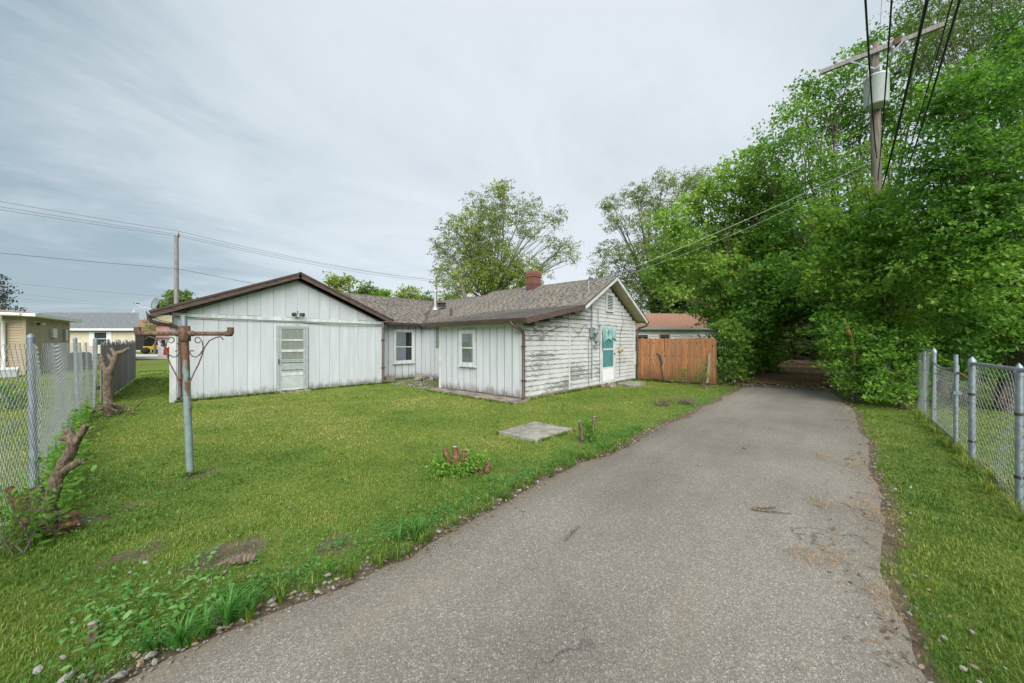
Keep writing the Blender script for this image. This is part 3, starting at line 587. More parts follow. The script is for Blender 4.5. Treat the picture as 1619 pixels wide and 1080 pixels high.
# ---- rake boards, fascias, soffits
def board(name, a, b_, wd, ht, mat, parent=H, up=(0, 0, 1)): return MB().beam(a, b_, wd, ht, up).build(name, mat, parent)
board('rake_board', (-6.66, RV-.022, 2.215), (APX+.02, RV-.022, 3.60), .04, .15, 'brown_trim')
board('rake_board', (APX-.02, RV-.022, 3.60), (-.20, RV-.022, 2.265), .04, .15, 'brown_trim')
board('rake_board', (-6.68, RV-.052, 2.275), (APX+.02, RV-.052, 3.665), .02, .05, 'brown_gutter')
board('rake_board', (APX-.02, RV-.052, 3.665), (-.18, RV-.052, 2.325), .02, .05, 'brown_gutter')
MB().prism([(-6.62, RV, 2.20), (-6.27, RV, 2.20), (-6.27, RV, 2.02), (-6.5, RV, 2.08)], (0, .24, 0)).build('eave_return', 'soffit', H)
MB().hexa([(-6.6, RV, 2.19), (APX, RV, 3.545), (APX, AV_, 3.545), (-6.6, AV_, 2.19), (-6.6, RV, 2.2), (APX, RV, 3.56), (APX, AV_, 3.56), (-6.6, AV_, 2.2)]).build('soffit', 'white_trim', H)
board('rake_board', (-.30, -.385, 2.085), (2.62, -.385, 2.64), .04, .15, 'brown_trim')
board('rake_board', (2.55, -.385, 2.60), (DR, -.385, 3.79), .045, .105, 'white_trim')
board('rake_board', (DR, -.385, 3.775), (7.46, -.385, 2.31), .045, .105, 'white_trim')
board('drip_edge', (2.5, -.40, 2.66), (DR, -.40, 3.868), .03, .03, 'brown_gutter'); board('drip_edge', (DR, -.40, 3.868), (7.5, -.40, 2.37), .03, .03, 'brown_gutter')
MB().hexa([(DR, -.36, 3.76), (7.40, -.36, 2.29), (7.40, .03, 2.29), (DR, .03, 3.76), (DR, -.36, 3.79), (7.40, -.36, 2.32), (7.40, .03, 2.32), (DR, .03, 3.79)]).build('soffit', 'soffit', H)
MB().hexa([(2.6, -.36, 2.61), (DR, -.36, 3.76), (DR, .03, 3.76), (2.6, .03, 2.61), (2.6, -.36, 2.64), (DR, -.36, 3.79), (DR, .03, 3.79), (2.6, .03, 2.64)]).build('soffit', 'white_trim', H)
MB().hexa([(-.2, -.36, 2.06), (2.6, -.36, 2.61), (2.6, .03, 2.61), (-.2, .03, 2.06), (-.2, -.36, 2.08), (2.6, -.36, 2.63), (2.6, .03, 2.63), (-.2, .03, 2.08)]).build('soffit', 'white_trim', H)
MB().box((7.05, -.34, 2.24), (7.40, 5.9, 2.28)).build('soffit', 'soffit', H)
MB().box((-.24, -.3, 2.03), (.0, 4.0, 2.055)).build('soffit', 'soffit', H)
def gutter(a, b_, out, r=.058):
    a, b_, out = np.array(a, float), np.array(b_, float), np.array(out, float); mb = MB(); z_ = np.array([0, 0, 1.0])
    pr = [out*0+z_*.05, out*.0-z_*.06, out*.09-z_*.06, out*.12+z_*.03, out*.12+z_*.05, out*.10+z_*.05, out*.10+z_*.02, out*.015-z_*.045, out*.012+z_*.05]
    return mb.prism([a+q for q in pr], b_-a).build('gutter', 'brown_gutter', H)
gutter((-.28, -.40, 2.105), (-.28, 4.08, 2.105), (-1, 0, 0)); gutter((-.30, 6.88, 2.255), (1.45, 6.88, 2.255), (0, -1, 0)); gutter((1.45, 4.05, 2.235), (1.45, 6.86, 2.235), (-1, 0, 0))
gutter((-6.62, RV-.03, 2.225), (-6.2, 12.8, 2.385), (-1, 0, 0)); gutter((7.42, -.42, 2.33), (7.42, 5.9, 2.33), (1, 0, 0))
def downspout(pts, r=.042):
    o = MB().tube(pts, r, 8).build('downspout', 'brown_gutter', H)
    for f in (.2, .75):
        p = np.array(pts[-3])*(1-f)+np.array(pts[-2])*f; MB().box(p-[.055, .055, .015], p+[.055, .055, .015]).build('strap', 'brown_gutter', o)
downspout([(-.36, .10, 2.08), (-.36, .08, 2.02), (-.30, -.02, 1.93), (-.10, -.08, 1.84), (-.05, -.085, 1.75), (-.05, -.085, .12), (-.12, -.12, .05)])
downspout([(-.28, 6.82, 2.2), (-.30, 6.75, 2.12), (-.46, 6.4, 2.06), (-.5, 6.33, 1.98), (-.5, 6.33, .12), (-.45, 6.26, .05)])
downspout([(-6.68, 6.2, 2.2), (-6.68, 6.2, 2.10), (-6.6, 6.22, 2.02), (-6.18, 6.28, 1.93), (-6.1, 6.32, 1.84), (-6.1, 6.32, .16), (-6.14, 6.22, .09)])
downspout([(7.5, -.36, 2.28), (7.5, -.35, 2.2), (7.25, -.1, 2.08), (7.17, -.08, 2.0), (7.17, -.08, .12), (7.22, -.3, .06)])
# ---- windows and doors
def frame_rect(mb, o, d, out, a, b_, z0, z1, wd, p0, p1):
    o, d, out = [np.array(q, float) for q in (o, d, out)]
    def bx(s0, s1, h0, h1):
        c = [o+d*s+out*p for p in (p0, p1) for s in (s0, s1)]; q = [c[0], c[1], c[3], c[2]]
        mb.hexa([np.array([t[0], t[1], h0]) for t in q]+[np.array([t[0], t[1], h1]) for t in q])
    bx(a, a+wd, z0, z1); bx(b_-wd, b_, z0, z1); bx(a+wd, b_-wd, z1-wd, z1); bx(a+wd, b_-wd, z0, z0+wd)
def slab_rect(o, d, out, a, b_, z0, z1, p0, p1):
    mb = MB(); o, d, out = [np.array(q, float) for q in (o, d, out)]; c = [o+d*a+out*p0, o+d*b_+out*p0, o+d*b_+out*p1, o+d*a+out*p1]
    return mb.hexa([np.array([t[0], t[1], z0]) for t in c]+[np.array([t[0], t[1], z1]) for t in c])
def drape(o, d, out, a, b_, z0, z1, p, mat, parent, name='curtain', waves=7, amp=.006):
    o, d, out = [np.array(q, float) for q in (o, d, out)]; n = 40; vs = []; fs = []
    for j, zz in enumerate((z0, (z0+z1)/2, z1)):
        for i in range(n+1):
            t = i/n; q = o+d*(a+(b_-a)*t)+out*(p+amp*math.sin(t*waves*6.28+j*.4)+amp*.5*math.sin(t*waves*15+j)); vs.append((q[0], q[1], zz+.004*math.sin(t*20)))
    for j in range(2):
        for i in range(n): k = j*(n+1)+i; fs.append((k, k+1, k+n+2, k+n+1))
    return MB().add(vs, fs, 0, True).build(name, mat, parent)
def window(o, d, out, a, b_, z0, z1, cas=.075, curt='curtain', split=.5, back='dark_room', part=1.0, off=0.0, trim='white_trim'):
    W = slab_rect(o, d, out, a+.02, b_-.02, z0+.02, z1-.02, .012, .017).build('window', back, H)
    mb = MB(); frame_rect(mb, o, d, out, a, b_, z0, z1, cas, .017, .058); mb.build('frame', trim, W)
    slab_rect(o, d, out, a-.03, b_+.03, z0-.03, z0+.012, .015, .085).build('sill', trim, W)
    zm = z0+(z1-z0)*split; ai, bi, zi0, zi1 = a+cas, b_-cas, z0+cas, z1-cas
    for h0, h1, p in ((zm-.015, zi1, .030), (zi0, zm+.015, .020)):
        mb = MB(); frame_rect(mb, o, d, out, ai, bi, h0, h1, .036, p+.006, p+.022); mb.build('sash', trim, W)
        slab_rect(o, d, out, ai+.036, bi-.036, h0+.036, h1-.036, p+.010, p+.014).build('pane', 'window_glass', W)
    if curt: drape(o, d, out, ai+off, ai+off+(bi-ai-off)*part, zi0, zi1, .0225, curt, W, amp=.0025)
    return W
CW = ((-.016, 0, 0), (0, 1, 0), (-1, 0, 0)); BW = ((0, 7.184, 0), (1, 0, 0), (0, -1, 0)); AW = ((0, 6.384, 0), (1, 0, 0), (0, -1, 0)); DW = ((0, -.022, 0), (1, 0, 0), (0, -1, 0))
window(*CW, 1.78, 2.50, .81, 1.90, split=.5)
window(*BW, .40, 1.36, .66, 2.05, .08, curt='blue_curtain', split=.48, part=.62)
# glass-block light in the recess
for j in range(6):
    for i in range(2): MB().box((1.745-.02, 5.56+i*.30, 1.29+j*.165), (1.745, 5.56+i*.30+.285, 1.29+j*.165+.15)).build('glass_block', 'glass_block', ewall)
# gable door: aluminium storm door with three lights
D1 = slab_rect(*AW, -3.93, -3.07, .02, 2.02, .0, .012).build('door', 'dark_room', H)
mb = MB(); frame_rect(mb, *AW, -3.93, -3.07, .02, 2.03, .055, .012, .05); mb.build('casing', 'grey_trim', D1)
da, db = -3.87, -3.13; zf = lambda f: 2.03-f*2.01
for f0, f1, mt in ((.0, .045, 'grey_trim'), (.205, .228, 'white_trim'), (.362, .398, 'white_trim'), (.51, .53, 'grey_trim'), (.715, .76, 'white_trim'), (.955, .985, 'white_trim')): slab_rect(*AW, da+.07, db-.07, zf(f1), zf(f0), .020, .042).build('rail', mt, D1)
for a, b_ in ((da, da+.07), (db-.07, db)): slab_rect(*AW, a, b_, .04, 1.98, .019, .040).build('stile', 'grey_trim', D1)
for f0, f1 in ((.045, .205), (.228, .362), (.398, .51)): slab_rect(*AW, da+.07, db-.07, zf(f1), zf(f0), .028, .031).build('pane', 'window_glass', D1)
for f0, f1 in ((.53, .56), (.568, .675), (.682, .715), (.76, .955)): slab_rect(*AW, da+.072, db-.072, zf(f1)+.003, zf(f0)-.003, .020, .034).build('panel', 'screen_panel' if f0 > .6 and f1 > .8 else 'grey_trim', D1)
drape(*AW, da+.07, db-.07, zf(.51), zf(.045), .0205, 'curtain', D1, amp=.003)
MB().box((-3.90, 6.384-.075, .88), (-3.875, 6.384-.04, 1.02)).build('handle', 'dark_metal', D1)
MB().box((-4.0, 6.25, -.02), (-3.0, 6.40, .035)).build('threshold', 'concrete', D1)
# side door with the teal curtain caught in it
D2 = slab_rect(*DW, 4.13, 5.25, .08, 2.10, .0, .012).build('door', 'dark_room', H)
mb = MB(); frame_rect(mb, *DW, 4.13, 5.25, .06, 2.12, .085, .008, .055); mb.build('casing', 'white_trim', D2)
slab_rect(*DW, 4.05, 5.33, 2.12, 2.20, .008, .07).build('head_board', 'peeling_clapboard', D2)
mb = MB(); frame_rect(mb, *DW, 4.21, 5.17, .10, 2.04, .075, .025, .045); mb.build('leaf_frame', 'white_trim', D2)
slab_rect(*DW, 4.285, 5.095, 1.24, 1.30, .026, .046).build('rail', 'white_trim', D2)
slab_rect(*DW, 4.285, 5.095, .175, .60, .024, .038).build('kick_panel', 'white_paint', D2)
slab_rect(*DW, 4.285, 5.095, .60, .64, .025, .044).build('rail', 'white_trim', D2)
drape(*DW, 4.285, 5.095, .64, 1.24, .030, 'teal_cloth', D2, waves=4, amp=.006); drape(*DW, 4.285, 5.095, 1.30, 1.97, .030, 'teal_cloth', D2, waves=5, amp=.006)
mb = MB()   # the cloth bunched over the top light and hanging out at the left
n, m_ = 46, 18; vs = []; fs = []
for j in range(m_+1):
    for i in range(n+1):
        s = i/n; t = j/m_; x = 4.17+s*1.07; ln = .30+.62*math.exp(-((s-.10)/.13)**2)+.16*math.exp(-((s-.62)/.10)**2)-.10*math.exp(-((s-.36)/.08)**2)+.12*math.exp(-((s-.92)/.08)**2)
        y = -.085-.05*math.sin(s*21+t*1.3)*(.4+t)-.03*math.sin(s*43+t*2)-.03*math.exp(-(t-.2)**2*20); vs.append((x+.03*math.sin(t*5+s*9)+.05*(1-t)*math.sin(s*6.3), y+.03-.02*t, 2.02-t*ln+.035*math.sin(s*13)+.02*math.sin(s*31)))
for j in range(m_):
    for i in range(n): k = j*(n+1)+i; fs.append((k, k+1, k+n+2, k+n+1))
mb.add(vs, fs, 0, True).build('bunched_curtain', 'teal_cloth_sunned', D2)
MB().lathe((5.13, -.075, 1.1), [(.0, 0), (.028, 0), (.028, .03), (.0, .035)], 10, 0, (0, -1, 0)).build('handle', 'dark_metal', D2)
# gable vent
Vn = slab_rect(*DW, 4.60, 5.12, 2.66, 3.22, .0, .01).build('louvre_vent', 'dark_room', H)
mb = MB(); frame_rect(mb, *DW, 4.56, 5.16, 2.62, 3.27, .065, .002, .05); mb.build('frame', 'white_trim', Vn)
for k in range(9): MB().obox((4.86, -.042, 2.715+k*.056), (.46, .045, .008), (R(38), 0, 0)).build('louvre', 'white_trim', Vn)
# chimney
CH = MB().box((4.43, 3.10, 3.3), (4.87, 3.54, 3.97)).build('chimney', 'flue_paint', H)
mb = MB()
for c in range(7):
    ins = -.03 if c in (4, 5) else 0; z0 = 3.975+c*.068
    for fx in range(3):
        x0 = 4.43+fx*.147-(.03 if fx == 0 and ins else 0); x1 = 4.43+(fx+1)*.147-.01+(.04 if fx == 2 and ins else 0)
        for y0, y1 in ((3.10+ins, 3.19), (3.45, 3.54-ins)): mb.box((x0, y0, z0), (x1, y1, z0+.058))
    for fy in range(2):
        y0 = 3.195+fy*.127
        for x0, x1 in ((4.43+ins, 4.52), (4.78, 4.87-ins)): mb.box((x0, y0, z0), (x1, y0+.117, z0+.058))
bk = mb.build('brickwork', 'brick_red', CH); bk['kind'] = 'stuff'
MB().box((4.445, 3.115, 3.97), (4.855, 3.525, 4.43)).build('mortar', 'cinder', CH)
MB().lathe((4.65, 3.32, 4.43), [(.12, 0), (.12, .10), (.09, .10), (.09, 0)], 12).build('flue', 'brick_red', CH)
# roof pipes
p = at(688, 487, 16.2); MB().tube([p-[0, 0, .1], p+[0, 0, .72]], .05, 10).lathe(p+[0, 0, .72], [(.08, 0), (.08, .06), (.05, .1), (.0, .1)], 10).lathe(p-[0, 0, .03], [(.14, -.05), (.055, .08)], 10).build('vent_pipe', 'vent_metal', H)
p = at(698, 481, 17.2); MB().box(p-[.14, .14, .10], p+[.14, .14, .05]).box(p+[-.18, -.18, .05], p+[.18, .18, .08]).build('roof_vent', 'dark_metal', H)
p = at(713, 495, 13.4); MB().tube([p-[0, 0, .1], p+[0, 0, .17]], .05, 10).build('vent_pipe', 'brown_gutter', H)
# service mast, meter boxes and conduits on the clapboard wall
p = at(935, 440, 12.4); mst = MB().tube([(3.55, -.05, .3), (3.55, -.05, 2.9)], .022, 8).tube([(3.55, -.05, 2.9), (3.62, .1, 3.05), (3.62, .12, 3.68)], .022, 8).tube([(3.62, .12, 3.64), (3.62, .06, 3.72), (3.62, -.03, 3.68)], .035, 8).build('service_mast', 'galvanised', H)
MB().box((3.42, -.12, 1.68), (3.66, -.03, 2.02)).box((3.44, -.135, 1.70), (3.64, -.12, 2.0)).build('meter_box', 'galvanised', H, bevel=.01)
MB().lathe((3.60, -.13, 1.86), [(.085, 0), (.085, .05), (.07, .10), (.0, .115)], 14, 0, (0, -1, 0)).build('meter', 'glass_block', H)
MB().box((3.74, -.13, 1.56), (3.98, -.03, 1.84)).build('meter_box', 'vent_metal', H, bevel=.01)
MB().tube([(3.86, -.08, 1.58), (3.86, -.085, 1.45), (3.70, -.075, 1.35), (3.55, -.07, 1.42)], .018, 7).tube([(3.98, -.06, 1.56), (3.98, -.06, 2.7)], .012, 6).tube([(3.35, -.05, .12), (3.35, -.05, 1.7)], .012, 6).build('conduit', 'galvanised', H)
MB().box((5.56, -.13, 1.18), (5.74, -.03, 1.36)).tube([(5.65, -.08, 1.18), (5.65, -.08, .92)], .02, 6).lathe((5.65, -.13, 1.27), [(.06, 0), (.06, .04), (0, .05)], 10, 0, (0, -1, 0)).build('outlet_box', 'soffit', H, bevel=.008)
mb = MB()
for pts in ([(.25, -.05, 2.02), (.5, -.05, 1.88), (.9, -.05, 1.78), (1.3, -.05, 1.9), (1.7, -.05, 2.0), (2.2, -.06, 2.03)], [(2.25, -.05, 2.02), (2.5, -.05, 1.9), (2.8, -.05, 1.8), (3.0, -.05, 2.05), (3.2, -.05, 2.1), (3.35, -.05, 1.85)], [(.6, -.08, 2.13), (1.6, -.06, 2.22), (2.6, -.06, 2.25), (3.5, -.06, 2.28)], [(5.65, -.05, 1.35), (5.7, -.05, 1.9), (5.95, -.05, 2.3), (5.8, -.05, 2.7)], [(4.0, -.05, 1.5), (3.95, -.05, 1.3), (3.85, -.05, 1.25), (3.8, -.05, 1.5)], [(5.65, -.05, .92), (5.66, -.05, .5), (5.64, -.05, .2)]): mb.tube(pts, .006, 5)
mb.build('loose_cable', 'wire_black', H)
mb = MB(); mb.tube(curve((-6.2, 6.36, 2.2), (-3.5, 6.36, 2.15), .02, 8), .006, 5).tube(curve((-3.3, 6.36, 2.15), (-.5, 6.35, 2.12), .05, 10), .006, 5); mb.build('loose_cable', 'wire_black', H)
# flood light on the gable
FL = MB().box((-3.43, 6.30, 2.30), (-3.33, 6.37, 2.42)).build('flood_light', 'white_trim', H)
for s in (-1, 1): MB().lathe((-3.38+s*.07, 6.27, 2.40), [(.03, -.02), (.045, .0), (.065, .11), (.0, .10)], 10, 0, (s*.8, -.8, -.25)).build('lamp_head', 'dark_metal', FL)
MB().tube([(-3.38, 6.30, 2.42), (-3.38, 6.27, 2.5)], .012, 6).build('sensor', 'dark_metal', FL)
# satellite dish at the far edge of the roof: rests on it, so its own thing
p = at(247, 492, 11.0); dc = at(248, 480, 11.0); S_ = thing('satellite_dish', 'small grey satellite dish on the low left end of the white gable roof', 'satellite dish', p)
ax = unit(-FW*.85-RT*.38+np.array([0, 0, .22])); MB().lathe(dc+ax*.02, [(.0, -.005), (.08, -.0), (.14, .015), (.19, .035), (.19, .028), (.14, .006), (.0, -.02)], 20, 0, ax).build('dish', 'galvanised', S_)
MB().tube([p-[0, 0, .12], dc-ax*.05], .022, 8).build('mount', 'dark_metal', S_)
MB().tube([dc-[0, 0, .17], dc-RT*.40-FW*.1-[0, 0, .10], dc-RT*.52-FW*.15+[0, 0, .02]], .012, 6).build('feed_arm', 'vent_metal', S_)
q = dc-RT*.52-FW*.15+np.array([0, 0, .03])
for s in (-1, 0, 1): MB().tube([q+RT*.05*s, q+RT*.05*s-ax*.09], .026, 7).build('feed_horn', 'vent_metal', S_)
# footings: slab along the porch wall, step at the side door, rubble in the corner
def slab(name, label, cat, pts, th, mat, group=None, z0=-.04):
    mb = MB(); n = len(pts); P = [np.array([q[0], q[1], z0]) for q in pts]; o = mb.prism(P, (0, 0, th-z0)).build(name, mat, None, P[0]*[1, 1, 0], bevel=.012); return tag(o, label, cat, group)
slab('concrete_strip', 'long brown-stained concrete strip along the foot of the porch wall', 'concrete slab', [(-.62, -.32), (-.02, -.25), (-.02, 2.0), (-.02, 3.55), (-.38, 3.6), (-.55, 1.5)], .035, 'stained_concrete')
slab('door_slab', 'flat concrete slab lying on the grass at the teal-curtained door', 'concrete slab', [(4.45, -1.12), (5.75, -1.0), (5.95, -.32), (4.85, -.30)], .07, 'concrete')
slab('concrete_cover', 'square pale concrete cover lying in the lawn beside the alley', 'concrete slab', [(-2.97, -2.79), (-1.98, -2.82), (-1.99, -1.99), (-2.97, -1.99)], .045, 'concrete')
T = [('cinder block lying at the foot of the wall below the corner window', (.02, 6.80), .42, .2, .2, .15), ('cinder block leaning in rubble right of the corner window', (1.15, 6.42), .42, .2, .2, -.5),
     ('mossy broken block against the wall of the recess', (1.46, 6.05), .5, .16, .14, .9)]
for lab, (x, y), a, b_, c, rz in T:
    o = thing('cinder_block', lab, 'block', (x, y, 0)); MB().obox((x, y, c/2-.01), (a, b_, c), (.06, .05, rz)).build('block', 'cinder', o, bevel=.015)
    MB().obox((x+.03, y-.02, c+.005), (a*.35, b_*.5, .03), (0, 0, rz)).build('chipped_face', 'stained_concrete', o)
for lab, (x, y), a, b_, rz, ry in (('grey plank fallen across the rubble in the recess', (1.42, 5.6), .9, .09, 1.3, .12), ('broken grey board end lying under the glass-block light', (1.30, 5.1), .6, .10, .5, .05), ('pale flat paving piece tilted in the recess rubble', (.95, 6.05), .42, .25, .4, .1)):
    tag(MB().obox((x, y, .10), (a, b_, .04), (.1, ry, rz)).build('plank', 'grey_wood' if 'grey' in lab else 'concrete', None, (x, y, 0)), lab, 'board' if 'grey' in lab else 'paving piece')
# brick step rubble beside the side door
for i, (x, y, rz, h) in enumerate([(3.92, -.28, .2, .12), (4.12, -.36, .9, .14), (4.22, -.48, -.3, .13), (3.98, -.48, 1.2, .10)]):
    tag(MB().obox((x, y, h/2), (.20, .10, h), (.08, .05, rz)).build('broken_brick', 'cinder', None, (x, y, 0), bevel=.01), ['brown broken brick at the wall left of the teal door', 'upright broken brick nearest the teal door step', 'upright broken brick in front of the teal door step', 'low broken brick at the left end of the step rubble'][i], 'brick', 'broken bricks by the side door')
tag(MB().tube([(7.2, -.35, .07), (7.05, -1.0, .06), (6.75, -1.6, .05)], .045, 8).build('drain_pipe', 'brown_gutter', None, (7.05, -1.0, 0)), 'brown drain pipe lying on the grass by the cedar fence', 'pipe')

# ------------------------------------------------------------------ fences
CF = thing('cedar_fence', 'reddish brown cedar picket fence beside the white house', 'fence', (7.12, -.2, 0))
n = 27; wd = 2.83/n
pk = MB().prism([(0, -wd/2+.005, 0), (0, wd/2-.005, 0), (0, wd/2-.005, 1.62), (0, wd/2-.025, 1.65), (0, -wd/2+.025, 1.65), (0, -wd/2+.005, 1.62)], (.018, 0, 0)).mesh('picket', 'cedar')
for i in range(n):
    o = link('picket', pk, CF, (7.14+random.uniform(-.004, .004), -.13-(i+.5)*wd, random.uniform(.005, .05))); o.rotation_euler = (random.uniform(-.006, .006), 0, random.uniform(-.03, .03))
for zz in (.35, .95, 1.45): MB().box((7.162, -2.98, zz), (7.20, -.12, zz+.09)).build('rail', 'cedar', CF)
for y in (-.2, -2.92): MB().box((7.202, y-.045, 0), (7.29, y+.045, 1.62)).build('post', 'cedar', CF)
tag(MB().beam((6.98, -2.72, .0), (7.06, -2.78, 1.12), .035, .08).build('leaning_stake', 'cut_wood', None, (6.98, -2.72, 0)), 'pale wooden stake leaning on the right end of the cedar fence', 'stake')
def chain_mesh(mb, A, B, z0, z1, cell=.078, r=.002, sag=None):
    """woven diamonds from A to B: zigzag wires as thin square tubes"""
    A, B = np.array(A, float), np.array(B, float); Ln = np.linalg.norm(B-A); d = (B-A)/Ln; nv = np.array([-d[1], d[0], 0]); h_ = cell*.62; n = int(Ln/h_); rows = int((z1-z0)/h_); vs = []; fs = []
    offs = [nv*r+np.array([0, 0, 0]), -nv*.5*r+d*r*.87, -nv*.5*r-d*r*.87]
    for i in range(n):
        prev = None
        for j in range(rows+1):
            q_ = (i+j) % 2; s = (i+q_)*h_; zz = z0+j*h_; bow = (sag(s/Ln, (zz-z0)/(z1-z0)) if sag else 0)
            p = A+d*s+np.array([0, 0, zz])+nv*(bow+(.0025 if q_ else -.0025)); k = len(vs); vs += [p+o for o in offs]
            if prev is not None:
                for q in range(3): fs.append((prev+q, prev+(q+1) % 3, k+(q+1) % 3, k+q))
            prev = k
    return mb.add(vs, fs, 0, False)
LF = thing('chain_link_fence', 'long chain-link fence with leaning blue-grey posts along the left of the yard', 'fence', (-7.75, 2, 0))
lpts = [(-8.02, -3.1), (-7.86, -.18), (-7.70, 4.59), (-7.53, 6.84)]
for i, (a, b_) in enumerate(zip(lpts[:-1], lpts[1:])):
    mb = MB(); chain_mesh(mb, (*a, 0), (*b_, 0), .03, 1.57, sag=lambda s, t: .05*math.sin(s*3.14)*(1-t)+.04*math.sin(s*9+t*4)*t); o = mb.build('chain_mesh', 'galvanised_wire', LF); o['kind'] = 'stuff'
for i, (x, y) in enumerate(lpts):
    lx, ly = [(-.0, 0), (-.02, .01), (-.05, .02), (.03, .05)][i]
    MB().tube([(x-.03, y, -.05), (x-.03+lx, y+ly, 1.60)], .028, 9).lathe((x-.03+lx, y+ly, 1.60), [(.031, -.02), (.031, .01), (.0, .035)], 9).build('post', 'fence_post_bluish', LF)
for k in range(3):
    (x0, y0), (x1, y1) = lpts[k], lpts[k+1]; MB().tube(curve((x0, y0, .06), (x1, y1, .06), .01, 6), .003, 4).build('tension_wire', 'galvanised_wire', LF)
GF = thing('board_fence', 'weathered grey board fence continuing behind the chain-link fence', 'fence', (-7.3, 8, 0))
a, b_ = np.array([-7.46, 7.3]), np.array([-6.50, 15.9]); Ln = np.linalg.norm(b_-a); d_ = (b_-a)/Ln; n = int(Ln/.15); gp = MB().box((-.009, -.071, 0), (.009, .071, 1.5)).mesh('fence_board', 'grey_wood')
for i in range(n):
    q = a+d_*(i+.5)*.15; o = link('fence_board', gp, GF, (q[0], q[1], random.uniform(.0, .05))); o.rotation_euler = (random.uniform(-.02, .02), 0, math.atan2(d_[1], d_[0])-R(90)); o.scale = (1, 1, random.uniform(.95, 1.04))
for zz in (.4, 1.2): MB().beam((a[0]-.06, a[1], zz), (b_[0]-.06, b_[1], zz), .04, .09).build('rail', 'grey_wood', GF)
for f in np.linspace(0, 1, 5): q = a+(b_-a)*f; MB().box((q[0]-.13, q[1]-.045, 0), (q[0]-.07, q[1]+.045, 1.62)).build('post', 'grey_wood', GF)
# right-hand fence
RF = thing('chain_link_fence', 'short chain-link fence with silver top rail at the right beside the alley', 'fence', (-1, -7.52, 0))
YR = -7.53
for (x0, x1, z1) in ((-9.5, -1.69, 1.26), (-1.69, -.03, 1.26), (3.03, 6.6, 1.34)):
    mb = MB(); chain_mesh(mb, (x0, YR-.02, 0), (x1, YR-.02 if x0 < 2 else YR-.08, 0), .03, z1, .09, .0022, sag=lambda s, t: .02*math.sin(s*7+t*3)); mb.build('chain_mesh', 'bright_wire', RF)['kind'] = 'stuff'
MB().tube([(-9.5, YR, 1.29), (-1.69, YR, 1.285), (-.03, YR, 1.27)], .022, 8).build('top_rail', 'galvanised', RF)
MB().tube([(3.03, YR-.08, 1.36), (6.6, YR-.14, 1.37)], .018, 8).build('top_rail', 'galvanised', RF)
def post(x, y, h, r, parent, cap=True):
    o = MB().tube([(x, y, -.05), (x, y, h)], r, 10).build('post', 'galvanised', parent)
    if cap: MB().lathe((x, y, h), [(r*1.2, -.06), (r*1.25, .0), (r*.8, .03), (.0, .06)], 10).build('post_cap', 'galvanised', o)
    for zz in (.28, h-.42): MB().lathe((x, y, zz), [(r*1.18, -.014), (r*1.18, .014)], 10).build('tension_band', 'dark_metal', o)
for x in (-8.2, -5.0, -1.69): post(x, YR, 1.29, .026, RF)
post(-.03, YR, 1.30, .031, RF); post(3.03, YR-.06, 1.37, .031, RF); post(4.33, YR-.09, 1.36, .022, RF, False)
GT = thing('chain_link_gate', 'sagging chain-link gate between the silver posts of the right fence', 'gate', (2, -7.55, 0))
gz = lambda x: 1.10+.10*((x-1.95)/1.05)**2
fr = [(2.95, YR-.03, .08), (.98, YR-.02, .08), (.90, YR-.02, gz(.9))]+[(x, YR-.02, gz(x)) for x in (1.3, 1.7, 2.1, 2.5)]+[(2.95, YR-.03, gz(2.95)), (2.95, YR-.03, .08)]
MB().tube(fr, .018, 8).build('gate_frame', 'galvanised', GT)
mb = MB(); chain_mesh(mb, (.95, YR-.025, 0), (2.93, YR-.03, 0), .08, 1.12, .09, .0022); mb.build('chain_mesh', 'bright_wire', GT)['kind'] = 'stuff'
MB().tube([(.86, YR, -.05), (.86, YR, 1.36)], .024, 9).build('latch_post', 'galvanised', GT)
MB().box((.82, YR-.05, .78), (.98, YR+.03, .83)).tube([(.88, YR+.03, .9), (.86, YR+.05, .75), (.9, YR+.04, .7)], .008, 5).build('latch', 'galvanised', GT)
G2 = thing('chain_link_gate', 'narrow chain-link panel between gate latch and capped silver post', 'gate', (.4, -7.55, 0))
mb = MB(); chain_mesh(mb, (.02, YR-.02, 0), (.84, YR-.02, 0), .06, 1.05, .09, .0022); mb.build('chain_mesh', 'bright_wire', G2)['kind'] = 'stuff'
MB().tube([(.0, YR-.02, 1.03), (.84, YR-.02, 1.10)], .016, 8).build('top_rail', 'rust', G2)

